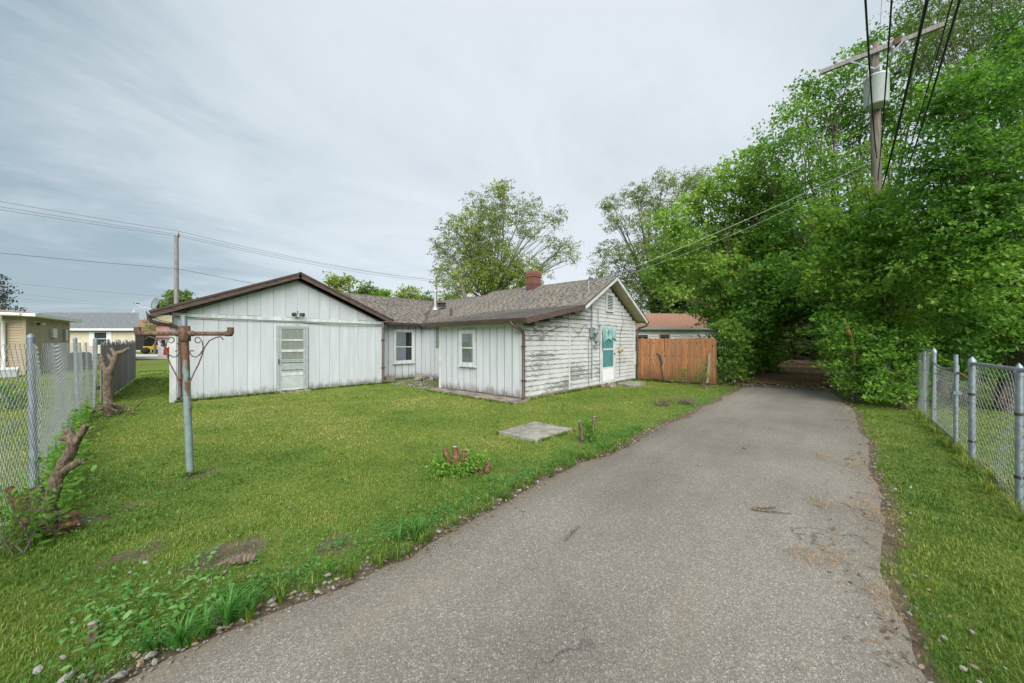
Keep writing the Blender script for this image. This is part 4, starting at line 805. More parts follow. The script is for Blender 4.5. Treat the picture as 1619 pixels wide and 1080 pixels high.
# ------------------------------------------------------------------ clothesline pole
cp = np.array([-6.74, -.65, 0]); P_ = thing('clothesline_pole', 'rusty teal clothesline pole with a T crossbar in the lawn', 'clothesline pole', cp)
tp = cp-RT*.085+np.array([0, 0, 2.0]); cpt = lambda zz: cp+(tp-cp)*(zz/2.0)
zc = 1.55+(539.5-527)/FPX*4.27+0.0
MB().tube([cp-[0, 0, .1], cpt(zc-.03)], .036, 12).build('post', 'teal_pole_paint', P_)
MB().tube([cpt(zc+.08), cpt(zc+.20)], .030, 12).tube([cpt(zc+.195), cpt(zc+.21)], .034, 12).build('post_top', 'fence_post_bluish', P_)
MB().tube([cpt(zc-.09), cpt(zc-.085), cpt(zc+.085), cpt(zc+.09)], [.048, .055, .055, .048], 12).build('tee_fitting', 'rust', P_)
bd = RT*.995+FW*.1; c0 = cpt(zc)
for s in (-1, 1):
    e_ = c0+bd*s*.50; MB().tube([c0+bd*s*.04, e_], .026, 10).tube([c0+bd*s*.05, c0+bd*s*.09], .034, 10).tube([e_-bd*s*.05, e_, e_+np.array([0, 0, .02])], .034, 10).tube([e_, e_+np.array([0, 0, .075])], .033, 10).build('crossbar_arm', 'rust', P_)
    def sc_(pts): return [c0+bd*s*a+np.array([0, 0, b_]) for a, b_ in pts]
    th = np.linspace(0, 5.2, 16); mb = MB()
    mb.tube(sc_([(.045, -.62), (.06, -.56), (.10, -.46), (.15, -.36), (.185, -.26), (.215, -.16), (.27, -.08), (.34, -.045), (.39, -.035), (.42, -.07)]), .007, 6)
    mb.tube(sc_([(.185-.0, -.24), (.20, -.16), (.19, -.09), (.155, -.045)]+[(.145-.033*math.sin(q)*1.0, -.075+.033*math.cos(q)) for q in th[:13]]), .006, 6)
    mb.tube(sc_([(.19, -.20), (.16, -.25), (.12, -.275), (.085, -.265), (.06, -.235)]+[(.078-.02*math.cos(q), -.215+.02*math.sin(q)) for q in th[:9]]), .006, 6)
    mb.build('scroll_bracket', 'rust', P_)
# ------------------------------------------------------------------ utility pole with transformer
up = at(1390.5, 539.5, 11.0)*[1, 1, 0]; U = thing('utility_pole', 'wooden utility pole with crossarm and grey transformer at the right among trees', 'utility pole', up)
tpz = 10.45; MB().tube([up-[0, 0, .3], up+[-.05, .05, 5], up+[-.13, .12, tpz]], [.15, .13, .105], 12).build('pole', 'pole_wood', U)
ct = up+np.array([-.12, .10, 10.15]); ca, cb = ct+np.array([.0, 1.27, -.02])+[-.14, 0, 0], ct+np.array([.0, -1.33, .03])+[-.14, 0, 0]
MB().beam(ca, cb, .10, .125).build('crossarm', 'grey_wood', U)
for s, e_ in ((1, .55), (-1, -.55)): MB().beam(ct+[-.2, 0, -.55], ct+np.array([-.2, e_, -.05]), .012, .04).build('brace', 'galvanised', U)
for dy in (.9, .1, -.55, -1.15):
    q = ct+np.array([-.14, dy, .06]); MB().lathe(q, [(.012, 0), (.012, .05), (.05, .05), (.035, .07), (.055, .085), (.035, .11), (.045, .125), (.02, .16), (.0, .165)], 10).build('insulator', 'insulator', U)
for dy in (-.62, -.35): MB().lathe(ct+np.array([-.2, dy, -.09]), [(.0, 0), (.045, .0), (.045, -.06), (.03, -.07), (.03, -.26), (.0, -.27)], 9).build('cutout_fuse', 'insulator', U)
MB().box(ct+np.array([-.22, -.52, -.06]), ct+np.array([-.06, -.36, .10])).build('bracket', 'rust', U)
tq = up+np.array([-.40, .09, 8.42]); TK = MB().lathe(tq, [(.0, .0), (.25, .02), (.275, .06), (.275, .82), (.285, .83), (.285, .87), (.25, .90), (.0, .93)], 24).build('transformer', 'transformer_paint', U)
for a in (-.9, .3, 1.5, 2.6): MB().lathe(tq+np.array([-.2*math.cos(a)-.05, -.22*math.sin(a), .87]), [(.035, 0), (.05, .03), (.03, .06), (.05, .09), (.03, .12), (.0, .22)], 9).build('bushing', 'insulator', TK)
for zz in (.22, .78): MB().box(tq+np.array([.18, -.05, zz]), tq+np.array([.5, .05, zz+.05])).build('mounting_lug', 'galvanised', TK)
q = tq+np.array([0, -.36, .80]); MB().lathe(q, [(.0, 0), (.05, 0), (.03, .04), (.055, .05), (.03, .09), (.055, .10), (.0, .2)], 9, 0, (0, -1, .2)).build('arrester', 'dark_metal', TK)
mb = MB()
for a, b_, c in ((tq+[-.1, .2, 1.0], ct+[-.14, .5, -.1], -.2), (tq+[-.2, -.2, 1.0], ct+[-.2, -.6, -.3], .2), (tq+[-.33, .1, .9], tq+[-.36, .2, -.1], .0)): mb.tube(curve(a, b_, c*.5, 8), .009, 5)
mb.build('jumper_wire', 'wire_black', U)
# heavy lines passing over the alley towards the viewer
LN = [((1386, 250, 10.8), (1367, -20, 4.4), .024, 'leftmost thick black line dropping past the transformer', .25), ((1388, 285, 10.8), (1411, -20, 4.2), .020, 'thin black line just right of the grey transformer', .15),
      ((1394, 300, 10.9), (1470, -20, 4.0), .036, 'thickest black line crossing the utility pole', .1), ((1416, 300, 10.9), (1511, -20, 4.0), .016, 'slim black line, left of the pair right of the pole', .12), ((1424, 295, 10.9), (1523, -20, 4.0), .026, 'thick black line, right of the pair right of the pole', .12), ((1390, 62, 10.9), (1395, -20, 8.0), .007, 'thin line rising from the utility pole top', .0)]
for a, b_, r, lab, sg in LN:
    A, B = at(*a), at(*b_); B2 = B+(B-A)*.9; B2[2] -= (B2[2]-B[2])*.45; pts = curve(A, B, sg, 14)+[B*.66+B2*.34+[0, 0, .1], B2]
    tag(MB().tube(pts, r*.5, 6).build('power_line', 'wire_black', None, A), lab, 'power line', 'lines over the alley')
A, B = at(1372, 258, 11.0), at(940, 447, 12.2)
for k, (r, sg) in enumerate(((.009, .10), (.005, .28))):
    tag(MB().tube(curve(A+[0, 0, -k*.15], B+[0, 0, -k*.04], sg, 20), r, 5).build('service_drop', 'service_cable', None, A), ['thick grey service cable running from the utility pole to the house gable', 'thinner slack line just below the grey service cable to the house'][k], 'cable', 'service cables to the house')
# far poles and lines behind the house
fp = [at(279, 539.5, 27)*[1, 1, 0], at(690, 539.5, 50)*[1, 1, 0]]
FP1 = thing('utility_pole', 'plain wooden pole standing behind the left gable roof', 'utility pole', fp[0]); MB().tube([fp[0], fp[0]+[0, 0, 9.35]], [.16, .125], 10).build('pole', 'grey_wood', FP1)
MB().lathe(fp[0]+[.12, -.1, 9.2], [(.02, 0), (.05, .1), (.03, .25), (.0, .5)], 8).build('insulator', 'dark_metal', FP1)
FP2 = thing('utility_pole', 'small distant utility pole with crossarms above the roof valley', 'utility pole', fp[1]); MB().tube([fp[1], fp[1]+[0, 0, 10.4]], [.16, .12], 8).build('pole', 'pole_wood', FP2)
for zz, l in ((9.6, 1.0), (8.3, 1.2)):
    MB().beam(fp[1]+RT*l+[0, 0, zz], fp[1]-RT*l+[0, 0, zz], .1, .12).build('crossarm', 'pole_wood', FP2)
    for s in (-.9, -.3, .4, .9): MB().lathe(fp[1]+RT*l*s+[0, 0, zz+.05], [(.04, 0), (.09, .08), (.05, .16), (.0, .28)], 7).build('insulator', 'dark_metal', FP2)
dv_ = unit(fp[0]-fp[1])
labs = ['uppermost far power line, over the insulator of the plain pole', 'middle far power line close under the uppermost', 'lower of the two close far power lines at the pole top', 'single far line crossing the plain pole at mid-height', 'faint line low above the tan and grey roofs', 'very faint line under the faint one above the grey roof']
for k, (z0, z1, z2, r) in enumerate(((9.7, 9.9, 9.4, .014), (9.45, 10.0, 8.95, .014), (9.3, 9.75, 8.7, .014), (6.9, 6.0, 6.2, .018), (4.6, 3.4, 4.9, .016), (4.0, 3.0, 4.3, .010))):
    A = fp[1]+[0, 0, z1]+RT*(-.3*(k % 3)); B = fp[0]+[0, 0, z0]+RT*(.06*k); C = B+dv_*30; C[2] = z2+.6
    if k < 4: pts = curve(A, B, .45, 12)+curve(B, C, .5, 12)[1:]
    else: s_ = np.array([0, 0, 0]); pts = curve(at(285, 470+14*(k-4)+(0 if k == 4 else 3), 60), at(-60, 438+16*(k-4), 45), .2, 12)
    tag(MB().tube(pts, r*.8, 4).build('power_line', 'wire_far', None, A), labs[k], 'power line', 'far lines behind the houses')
for k, (ya, yb) in enumerate(((487, 476), (492, 488), (499, 497))):
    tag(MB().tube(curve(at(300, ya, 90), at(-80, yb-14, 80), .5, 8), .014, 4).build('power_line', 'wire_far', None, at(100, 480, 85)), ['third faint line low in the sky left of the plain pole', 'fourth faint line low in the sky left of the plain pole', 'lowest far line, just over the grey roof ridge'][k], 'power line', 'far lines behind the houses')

# ------------------------------------------------------------------ neighbouring houses and far things
def courses(mb, o, d, out, L_, z0, z1, ex=.15, lip=.035):
    o, d, out = [np.array(q, float) for q in (o, d, out)]; n = int((z1-z0)/ex)
    for k in range(n):
        a, c = z0+k*ex, z0+(k+1)*ex; p = [o+out*lip, o+d*L_+out*lip, o+d*L_, o]; q = [o+out*.002, o+d*L_+out*.002, o+d*L_, o]
        mb.hexa([np.array([t[0], t[1], a]) for t in p]+[np.array([t[0], t[1], c-.004]) for t in q])
def simple_window(parent, o, d, out, a, b_, z0, z1, shut=None, dark='dark_room', fr='white_paint'):
    W = slab_rect(o, d, out, a, b_, z0, z1, .022, .034).build('window', dark, parent); mb = MB(); frame_rect(mb, o, d, out, a-.06, b_+.06, z0-.06, z1+.06, .07, .022, .06); mb.build('frame', fr, W)
    slab_rect(o, d, out, a, b_, (z0+z1)/2-.02, (z0+z1)/2+.02, .035, .05).build('sash', fr, W)
    if shut:
        for s0, s1 in ((a-.42, a-.07), (b_+.07, b_+.42)): slab_rect(o, d, out, s0, s1, z0-.06, z1+.06, .022, .05).build('shutter', shut, W)
    return W
# tan house beyond the left fence
c0 = at(38, 539.5, 17.1)*[1, 1, 0]; dN = unit(at(110, 539.5, 22.2)*[1, 1, 0]-c0); dL = np.array([-dN[1], dN[0], 0]); dL = dL if np.dot(dL, RT) < 0 else -dL
T1 = thing('house', 'low tan-sided house with white gutter beyond the left chain-link fence', 'house', c0)
Lw = 6.5; mb = MB(); mb.prism([c0, c0+dN*Lw, c0+dN*Lw+dL*9, c0+dL*9], (0, 0, 2.75)); T1w = mb.build('wall', 'tan_siding', T1)
mb = MB(); courses(mb, c0, dN, -dL, Lw, .2, 2.7, .125); courses(mb, c0, dL, -dN, 9, .2, 2.7, .125); mb.build('siding', 'tan_siding', T1)['kind'] = 'stuff'
MB().box(c0-[.06, .06, 0], c0+[.06, .06, 2.7]).build('corner_board', 'tan_siding', T1)
ov = .45; E4 = [c0-dN*ov-dL*ov, c0+dN*(Lw+ov)-dL*ov, c0+dN*(Lw+ov)+dL*9.4, c0-dN*ov+dL*9.4]; mb = MB()
mb.hexa([q+[0, 0, 2.72] for q in E4]+[q+[0, 0, 2.86] for q in E4]); mb.build('eave', 'white_paint', T1)
rid = [c0+dN*(Lw*.5)+dL*3+[0, 0, 3.35], c0+dN*(Lw*.5)+dL*9.4+[0, 0, 3.55]]; e4 = [q+[0, 0, 2.865] for q in E4]
MB().add(e4+rid, [(0, 1, 4), (1, 2, 5, 4), (2, 3, 5), (3, 0, 4, 5)]).build('roof', 'far_roof_brown', T1)
MB().tube([c0-dN*.5-dL*.02+[0, 0, 2.78], c0-dN*.5+dL*9+[0, 0, 2.78]], .075, 8).build('gutter', 'white_paint', T1)
q = c0-dN*.12+dL*.55; MB().tube([q-dN*.35+[0, 0, 2.72], q-dN*.3+[0, 0, 2.55], q+[0, 0, 2.4], q+[0, 0, .1], q-dN*.5-dL*.3+[0, 0, .02]], .065, 8).build('downspout', 'white_paint', T1)
AWt = (c0, dN, -dL)
o = slab_rect(*AWt, 3.2, 3.8, 1.75, 2.25, .02, .14).build('meter_box', 'white_paint', T1); slab_rect(*AWt, 5.3, 5.65, 1.6, 2.25, .02, .12).build('meter_box', 'vent_metal', T1)
slab_rect(*AWt, 3.1, 5.4, 1.05, 1.45, .02, .10).build('wall_vent', 'ac_grey', T1)
FLt = slab_rect(*AWt, .95, 1.15, 2.42, 2.52, .02, .1).build('flood_light', 'white_paint', T1)
for s in (-.2, .35): MB().lathe(c0+dN*(1.05+s)-dL*.15+[0, 0, 2.44], [(.03, 0), (.08, .14), (.0, .13)], 8, 0, tuple(-dL*.7+dN*np.sign(s)*.7+[0, 0, -.3])).build('lamp_head', 'dark_metal' if s < 0 else 'white_paint', FLt)
q = c0+dN*4.2-dL*.9; A_ = thing('air_conditioner', 'dark grey air conditioner box standing beside the tan house', 'air conditioner', q)
MB().box((-.42, -.42, .05), (.42, .42, .88)).build('case', 'ac_grey', A_, loc=None) if False else link('case', MB().box((-.42, -.42, .05), (.42, .42, .88)).mesh('case', 'ac_grey'), A_)
for k in range(7):
    link('grille_slat', MB().box((-.44, -.44, .14+k*.1), (.44, .44, .17+k*.1)).mesh('grille_slat', 'dark_metal'), A_)
link('fan_guard', MB().lathe((0, 0, .88), [(.38, 0), (.36, .05), (.1, .06), (.0, .03)], 16).mesh('fan_guard', 'dark_metal'), A_)
q = at(8, 596, 16.0)*[1, 1, 0]; o = thing('cooler_box', 'pale box on the ground against the tan house at the far left', 'box', q); link('box', MB().box((-.35, -.3, 0), (.35, .3, .32)).mesh('box', 'vent_metal'), o); link('lid', MB().box((-.37, -.32, .322), (.37, .32, .40)).mesh('lid', 'white_paint'), o)
# cream house with the grey roof
c0 = at(213, 539.5, 30)*[1, 1, 0]; dX = -RT; dY = unit(FW*30-RT*31.3)
G = thing('house', 'cream house with dark grey roof and white shutters beyond the fences', 'house', c0)
MB().prism([c0, c0+dX*8, c0+dX*8+dY*7, c0+dY*7], (0, 0, 2.6)).build('wall', 'cream_siding', G)
E4 = [c0-dX*.4-dY*.5, c0+dX*8.4-dY*.5, c0+dX*8.4+dY*7.5, c0-dX*.4+dY*7.5]; ra, rb = c0-dX*.4+dY*3.5+[0, 0, 4.1], c0+dX*8.4+dY*3.5+[0, 0, 4.1]; E_ = [q+[0, 0, 2.58] for q in E4]
MB().add(E_+[ra, rb]+[q-[0, 0, .12] for q in E_], [(0, 1, 5, 4), (2, 3, 4, 5), (0, 4, 3), (1, 2, 5), (6, 7, 8, 9)]).build('roof', 'far_roof_grey', G)
MB().beam(E_[0]-[0, 0, .06]-dY*.05, E_[1]-[0, 0, .06]-dY*.05, .06, .16).build('gutter', 'white_paint', G)
MB().prism([c0+dY*.01+[0, 0, 2.5], c0+dY*7+[0, 0, 2.5], c0+dY*3.5+[0, 0, 4.0]], dX*.1).build('gable', 'cream_siding', G)
simple_window(G, c0, dX, -dY, 2.3, 3.3, 1.25, 2.3, 'white_paint'); slab_rect(c0, dX, -dY, 6.6, 7.5, .1, 2.2, .02, .06).build('door', 'sky_blue_paint', G)
MB().tube([c0-dX*.2-dY*.45+[0, 0, 2.5], c0-dX*.0-dY*.1+[0, 0, 2.2], c0-dY*.1+[0, 0, .1]], .06, 6).build('downspout', 'white_paint', G)
q = at(149, 502, 33.2); MB().tube([q-[0, 0, .3], q+[0, 0, .25]], .12, 8).tube([q+[0, 0, .2], q+[0, 0, .42]], .24, 8).build('roof_vent', 'dark_metal', G)
q = at(210, 498, 33.0); S2 = thing('satellite_dish', 'tiny satellite dish on the right end of the grey-roofed house', 'satellite dish', q); ax2 = unit(-FW-RT*.4+[0, 0, .5]); MB().lathe(q+[0, 0, .25], [(.0, -.03), (.3, .06), (.3, .04), (.0, -.06)], 14, 0, ax2).build('dish', 'vent_metal', S2); MB().tube([q-[0, 0, .3], q+[0, 0, .22]], .04, 6).build('mount', 'dark_metal', S2)
# white and pink barn-like house at the end of the lawn
c0 = at(250, 539.5, 36)*[1, 1, 0]; PK = thing('house', 'pink and white house seen past the corner of the white gable', 'house', c0)
MB().prism([c0, c0+RT*7, c0+RT*7+FW*6, c0+FW*6], (0, 0, 1.9)).build('wall', 'white_siding', PK); MB().prism([c0+[0, 0, 1.902]-FW*.2, c0+RT*7+[0, 0, 1.902]-FW*.2, c0+RT*7+FW*6+[0, 0, 1.902], c0+FW*6+[0, 0, 1.902]], (0, 0, 1.3)).build('upper_wall', 'pink_siding', PK)
MB().prism([c0-RT*.3-FW*.5+[0, 0, 3.21], c0-RT*.3+FW*6.5+[0, 0, 3.21], c0-RT*.3+FW*3+[0, 0, 4.3]], RT*7.6).build('roof', 'far_roof_red', PK)
mb = MB(); courses(mb, c0+[0, 0, 0], RT, -FW, 7, .1, 1.85, .2); mb.build('siding', 'white_siding', PK)['kind'] = 'stuff'
slab_rect(c0, RT, -FW, .35, .75, 1.1, 1.7, .02, .06).build('window', 'dark_room', PK)
# tan shed and dark trailer with a yellow machine
c0 = at(224, 539.5, 58)*[1, 1, 0]; SH = thing('house', 'distant tan gabled house beyond the trailer and yellow machine', 'house', c0); MB().prism([c0-RT*3, c0+RT*2.6, c0+RT*2.6+FW*5, c0-RT*3+FW*5], (0, 0, 3.0)).build('wall', 'cream_siding', SH)
MB().prism([c0-RT*3.4-FW*.2+[0, 0, 3.0], c0+RT*3-FW*.2+[0, 0, 3.0], c0-RT*.2-FW*.2+[0, 0, 5.0]], FW*5.5).build('roof', 'far_roof_brown', SH)
c0 = at(221, 539.5, 48)*[1, 1, 0]; TR = thing('trailer', 'black box trailer parked beyond the far driveway', 'trailer', c0); MB().prism([c0-RT*.65+[0, 0, .4], c0+RT*.6+[0, 0, .4], c0+RT*.6+FW*3+[0, 0, .4], c0-RT*.65+FW*3+[0, 0, .4]], (0, 0, 2.0)).build('body', 'tyre', TR)
for s in (-.5, .5):
    q = c0+RT*s+FW*1.5+[0, 0, .36]; MB().lathe(q, [(.0, -.1), (.36, -.1), (.36, .1), (.0, .1)], 12, 0, tuple(RT)).build('wheel', 'dark_metal', TR)
c0 = at(238, 539.5, 46)*[1, 1, 0]; YM = thing('tractor', 'yellow tractor-like machine standing on the far lawn', 'tractor', c0)
MB().obox((0, 0, .75), (1.6, .8, .5)).obox((.5, 0, 1.05), (.5, .6, .3), (0, .3, 0)).build('body', 'yellow_paint', None) if False else link('body', MB().obox((0, 0, .75), (1.3, .7, .4)).obox((.45, 0, 1.0), (.45, .55, .25), (0, .3, 0)).mesh('body', 'yellow_paint'), YM)
for x, r in ((-.45, .42), (.5, .3)):
    for y in (-.42, .42): link('wheel', MB().lathe((x, y, r), [(.0, -.1), (r, -.1), (r, .1), (.0, .1)], 12, 0, (0, 1, 0)).mesh('wheel', 'tyre'), YM)
# red car, its tail just showing
c0 = at(291, 539.5, 34.5)*[1, 1, 0]; CR = thing('car', 'red car on the far driveway, half hidden by the white gable', 'car', c0); CR.rotation_euler = (0, 0, math.atan2(RT[1], RT[0]))
pr = [(-1.1, .28), (-1.15, .75), (-1.05, .92), (-.75, .98), (-.4, 1.38), (.9, 1.40), (1.5, .98), (2.7, .88), (2.85, .5), (2.8, .28)]
link('body', MB().prism([(x, -.82, z) for x, z in pr], (0, 1.64, 0)).mesh('body', 'red_paint'), CR)
wn_ = [(-.62, 1.0), (-.34, 1.32), (.84, 1.34), (1.32, 1.0)]; link('side_window', MB().prism([(x, -.835, z) for x, z in wn_], (0, 1.67, 0)).mesh('side_window', 'dark_room'), CR)
for x in (-.45, 2.1):
    for y in (-.8, .8): link('wheel', MB().lathe((x, y, .31), [(.0, -.1), (.2, -.11), (.31, -.1), (.31, .1), (.0, .1)], 14, 0, (0, 1, 0)).mesh('wheel', 'tyre'), CR)
link('tail_light', MB().box((-1.17, -.8, .66), (-1.12, -.55, .82)).mesh('tail_light', 'brick_red'), CR); link('bumper', MB().box((-1.2, -.8, .32), (-1.13, .8, .5)).mesh('bumper', 'red_paint'), CR)
# white house with a terracotta roof behind the cedar fence
c0 = at(990, 539.5, 25)*[1, 1, 0]; dX = unit(RT+FW*.06); dY = np.array([-dX[1], dX[0], 0]); WH = thing('house', 'white-sided house with pinkish red roof behind the cedar fence', 'house', c0)
MB().prism([c0-dX*1, c0+dX*8, c0+dX*8+dY*7, c0-dX*1+dY*7], (0, 0, 2.46)).build('wall', 'white_siding', WH); mb = MB(); courses(mb, c0-dX*1, dX, -dY, 9, .1, 2.4, .2); mb.build('siding', 'white_siding', WH)['kind'] = 'stuff'
E4 = [c0-dX*1.4-dY*.22, c0+dX*8.4-dY*.22, c0+dX*8.4+dY*7.5, c0-dX*1.4+dY*7.5]; E_ = [q+[0, 0, 2.48] for q in E4]; ra, rb = c0-dX*1.4+dY*3.5+[0, 0, 3.75], c0+dX*8.4+dY*3.5+[0, 0, 3.75]
MB().add(E_+[ra, rb]+[q-[0, 0, .1] for q in E_], [(0, 1, 5, 4), (2, 3, 4, 5), (0, 4, 3), (1, 2, 5), (6, 7, 8, 9)]).build('roof', 'far_roof_red', WH); MB().beam(E_[0]-[0, 0, .05]-dY*.04, E_[1]-[0, 0, .05]-dY*.04, .05, .13).build('gutter', 'vent_metal', WH)
simple_window(WH, c0, dX, -dY, .0, 1.5, .9, 2.0, None, 'dark_room'); simple_window(WH, c0, dX, -dY, 2.35, 3.0, .9, 2.0, None, 'dark_room', 'tan_siding'); simple_window(WH, c0, dX, -dY, 4.0, 4.7, .9, 1.95, None, 'curtain')
# ------------------------------------------------------------------ trees
C = clumps
elm = [(790, 305, 26), (762, 325, 36), (830, 335, 36), (878, 345, 24), (722, 365, 38), (775, 365, 42), (835, 365, 28), (702, 400, 26), (740, 410, 44), (795, 410, 44), (900, 388, 18), (875, 382, 22), (858, 425, 22), (905, 405, 16), (880, 408, 14), (716, 440, 34), (775, 445, 44), (835, 445, 30), (700, 425, 22), (690, 385, 14)]
tree('elm_tree', 'tall sparse elm with bare limbs rising behind the chimney and roof valley', 'tree', at(772, 539.5, 35), [('crown', 'leaf_elm', C(elm, 35, .8, .88), .17, 24, dict(spray=20, sig=.27, tint=(.0, .8), aspect=.5)), ('vine_foliage', 'leaf_vine', C([(790, 345, 28), (770, 385, 34), (745, 350, 28), (790, 430, 46), (760, 430, 40), (820, 430, 34), (742, 395, 30), (795, 300, 18), (735, 450, 30)], 34.2, .5), .19, 19, dict(spray=20, sig=.28, aspect=.6))], .42, 4.5, 'pale_bark', 'trees behind the houses', (.6, .4), 7, .40)
sn = at(738, 480, 34); tag(MB().tube([sn*[1, 1, 0], sn, at(728, 440, 34), at(706, 415, 34)], [.3, .26, .22, .08], 7).tube([at(728, 440, 34), at(738, 430, 33.6)], [.2, .1], 6).build('dead_tree', 'pale_bark', None, sn*[1, 1, 0]), 'broken bare trunk leaning left inside the tall elm', 'dead tree')
elm2 = [(1050, 285, 22), (1005, 308, 26), (968, 322, 17), (1088, 292, 28), (1030, 325, 30), (975, 350, 20), (1010, 352, 22), (1072, 335, 32), (962, 402, 26), (1000, 402, 32), (1040, 385, 38), (950, 428, 16), (990, 440, 34), (1030, 440, 36), (1115, 290, 25), (1000, 475, 30), (1040, 490, 30), (960, 325, 10)]
tree('elm_tree', 'tall feathery elm left of the bright green maple', 'tree', at(1035, 539.5, 40), [('crown', 'leaf_elm', C(elm2, 40, .8), .19, 26, dict(spray=20, sig=.28, tint=(.0, .7), aspect=.5))], .45, 6, 'bark', 'trees behind the houses', (.5, .4), 6, .36)
for x, y, r, d, lab, m in ((540, 448, 24, 62, 'pale yellow-green tree showing over the white gable roof', 'leaf_vine'), (577, 458, 20, 66, 'round green tree second from left behind the roof valley', 'leaf_far'), (607, 462, 20, 66, 'darker green treetop in the middle behind the roof valley', 'leaf_maple'), (646, 463, 20, 64, 'yellowish treetop left of the small distant pole', 'leaf_vine'), (672, 468, 15, 70, 'low treetop just left of the small distant pole', 'leaf_far'), (712, 470, 18, 70, 'low green treetop right of the small distant pole', 'leaf_far')):
    cl = C([(x+random.uniform(-.6, .6)*r, y+random.uniform(-.25, 1.2)*r, r*random.uniform(.4, .62)) for _ in range(9)]+[(x, y+r*1.5, r)], d); tree('broadleaf_tree', lab, 'tree', at(x, 539.5, d), [('crown', m, cl, .42, 12, dict(spray=14, sig=.5, aspect=.65))], .25, 3, 'bark', 'trees beyond the roofs', (0, 0), 3)
cl = C([(283, 474, 18), (265, 482, 12), (300, 480, 12), (283, 490, 22), (275, 464, 8), (294, 466, 8)], 55); tree('broadleaf_tree', 'round dense green tree behind the plain wooden pole', 'tree', at(284, 539.5, 55), [('crown', 'leaf_far', cl, .34, 26, dict(spray=16, sig=.36, aspect=.65))], .25, 3, 'bark', 'trees beyond the roofs', (0, 0), 3)
cl = C([(240, 512, 12), (252, 518, 10), (230, 520, 8), (245, 525, 12)], 44); tree('broadleaf_tree', 'small green tree showing under the left gutter of the white gable', 'tree', at(245, 539.5, 44), [('crown', 'leaf_far', cl, .26, 12, dict(spray=14, sig=.3))], .15, 2, 'bark', 'trees beyond the roofs', (0, 0), 3)
cl = C([(0, 455, 16), (8, 470, 12), (-15, 470, 22), (2, 485, 14), (14, 462, 5), (30, 487, 5), (-5, 440, 10)], 40); tree('dark_tree', 'dark purplish tree above the tan house at the far left', 'tree', at(-5, 539.5, 40), [('crown', 'leaf_purple', cl, .25, 12, dict(spray=14, sig=.3))], .2, 3, 'bark', None, (0, 0), 3)
# the big trees on the right
over = [(1200, 515, 28, 14), (1212, 548, 18, 15), (1180, 540, 24, 14), (1312, 515, 26, 10.6), (1300, 545, 14, 11.5), (1235, 475, 30, 13.5), (1200, 560, 24, 16), (1195, 525, 30, 15), (1210, 580, 14, 18), (1220, 560, 14, 20), (1318, 545, 18, 11), (1312, 575, 14, 10.8), (1300, 460, 40, 13), (1260, 490, 22, 15), (1215, 440, 40, 13.5), (1250, 470, 34, 13), (1290, 480, 30, 12.5), (1195, 500, 34, 14), (1185, 545, 26, 14.2), (1240, 430, 44, 13), (1285, 440, 36, 12), (1270, 500, 18, 13.5), (1205, 540, 20, 15), (1190, 580, 16, 14.5), (1310, 500, 26, 11.5), (1230, 500, 24, 15), (1190, 460, 40, 14), (1215, 520, 22, 16)]
maple = [(1062, 350, 30), (1105, 325, 38), (1150, 295, 40), (1190, 268, 40), (1075, 395, 46), (1135, 370, 56), (1195, 340, 56), (1046, 428, 34), (1105, 440, 48), (1165, 430, 56), (1225, 400, 54), (1060, 465, 20), (1128, 482, 30), (1180, 490, 46), (1225, 470, 46), (1230, 330, 50), (1215, 295, 40), (1150, 505, 26)]
tree('maple_tree', 'bright green maple overhanging the cedar fence', 'tree', at(1175, 539.5, 16.5), [('crown', 'leaf_maple', C(maple, 16, .8), .14, 66, dict(spray=18, sig=.2, tint=(.1, 1.0), aspect=.75)), ('overhang', 'leaf_dark', C(over, 13, .6), .13, 80, dict(spray=18, sig=.18, tint=(.1, .9), aspect=.7))], .2, 2.2, 'bark', 'trees along the alley', (0, 0), 5)
mid = [(1278, 135, 26), (1310, 145, 34), (1345, 110, 34), (1385, 75, 34), (1425, 45, 36), (1240, 215, 40), (1265, 175, 36), (1300, 200, 54), (1350, 180, 54), (1410, 130, 54), (1470, 60, 44), (1275, 280, 60), (1335, 270, 60), (1395, 230, 60), (1450, 170, 56), (1250, 350, 60), (1320, 350, 62), (1390, 320, 62), (1280, 430, 60), (1350, 430, 60), (1240, 450, 44), (1205, 245, 26)]
tree('broadleaf_tree', 'tall leafy tree standing behind the utility pole', 'tree', at(1345, 539.5, 15), [('crown', 'leaf_dark', C(mid, 14.4, .7, .92), .12, 60, dict(spray=18, sig=.19, tint=(.15, .95), aspect=.6))], .24, 3.0, 'bark', 'trees along the alley', (0, 0), 5)
near = [(1500, 150, 50), (1550, 165, 62), (1605, 110, 66), (1500, 250, 60), (1565, 260, 66), (1625, 210, 66), (1470, 330, 54), (1530, 350, 66), (1600, 345, 70), (1470, 420, 54), (1540, 435, 62), (1610, 445, 62), (1660, 300, 80), (1680, 420, 80), (1650, 40, 60), (1600, 500, 44), (1545, 505, 40), (1660, 520, 60)]
top = [(1620, 60, 44), (1470, 60, 34), (1540, -20, 44), (1500, 55, 36), (1570, -5, 40), (1610, 20, 44), (1455, 30, 28), (1530, 60, 40), (1575, 40, 44), (1480, 20, 40), (1520, 0, 40), (1600, -10, 50), (1490, 90, 36), (1560, 95, 40), (1450, -10, 34)]
tree('broadleaf_tree', 'large dark green tree over the right chain-link fence', 'tree', at(1600, 539.5, 8.4), [('crown', 'leaf_dark', C(near, 8.0, .55), .088, 200, dict(spray=19, sig=.135, tint=(.0, .95), upb=.9, aspect=.65))], .17, 2.2, 'bark', 'trees along the alley', (.2, -.2), 6)
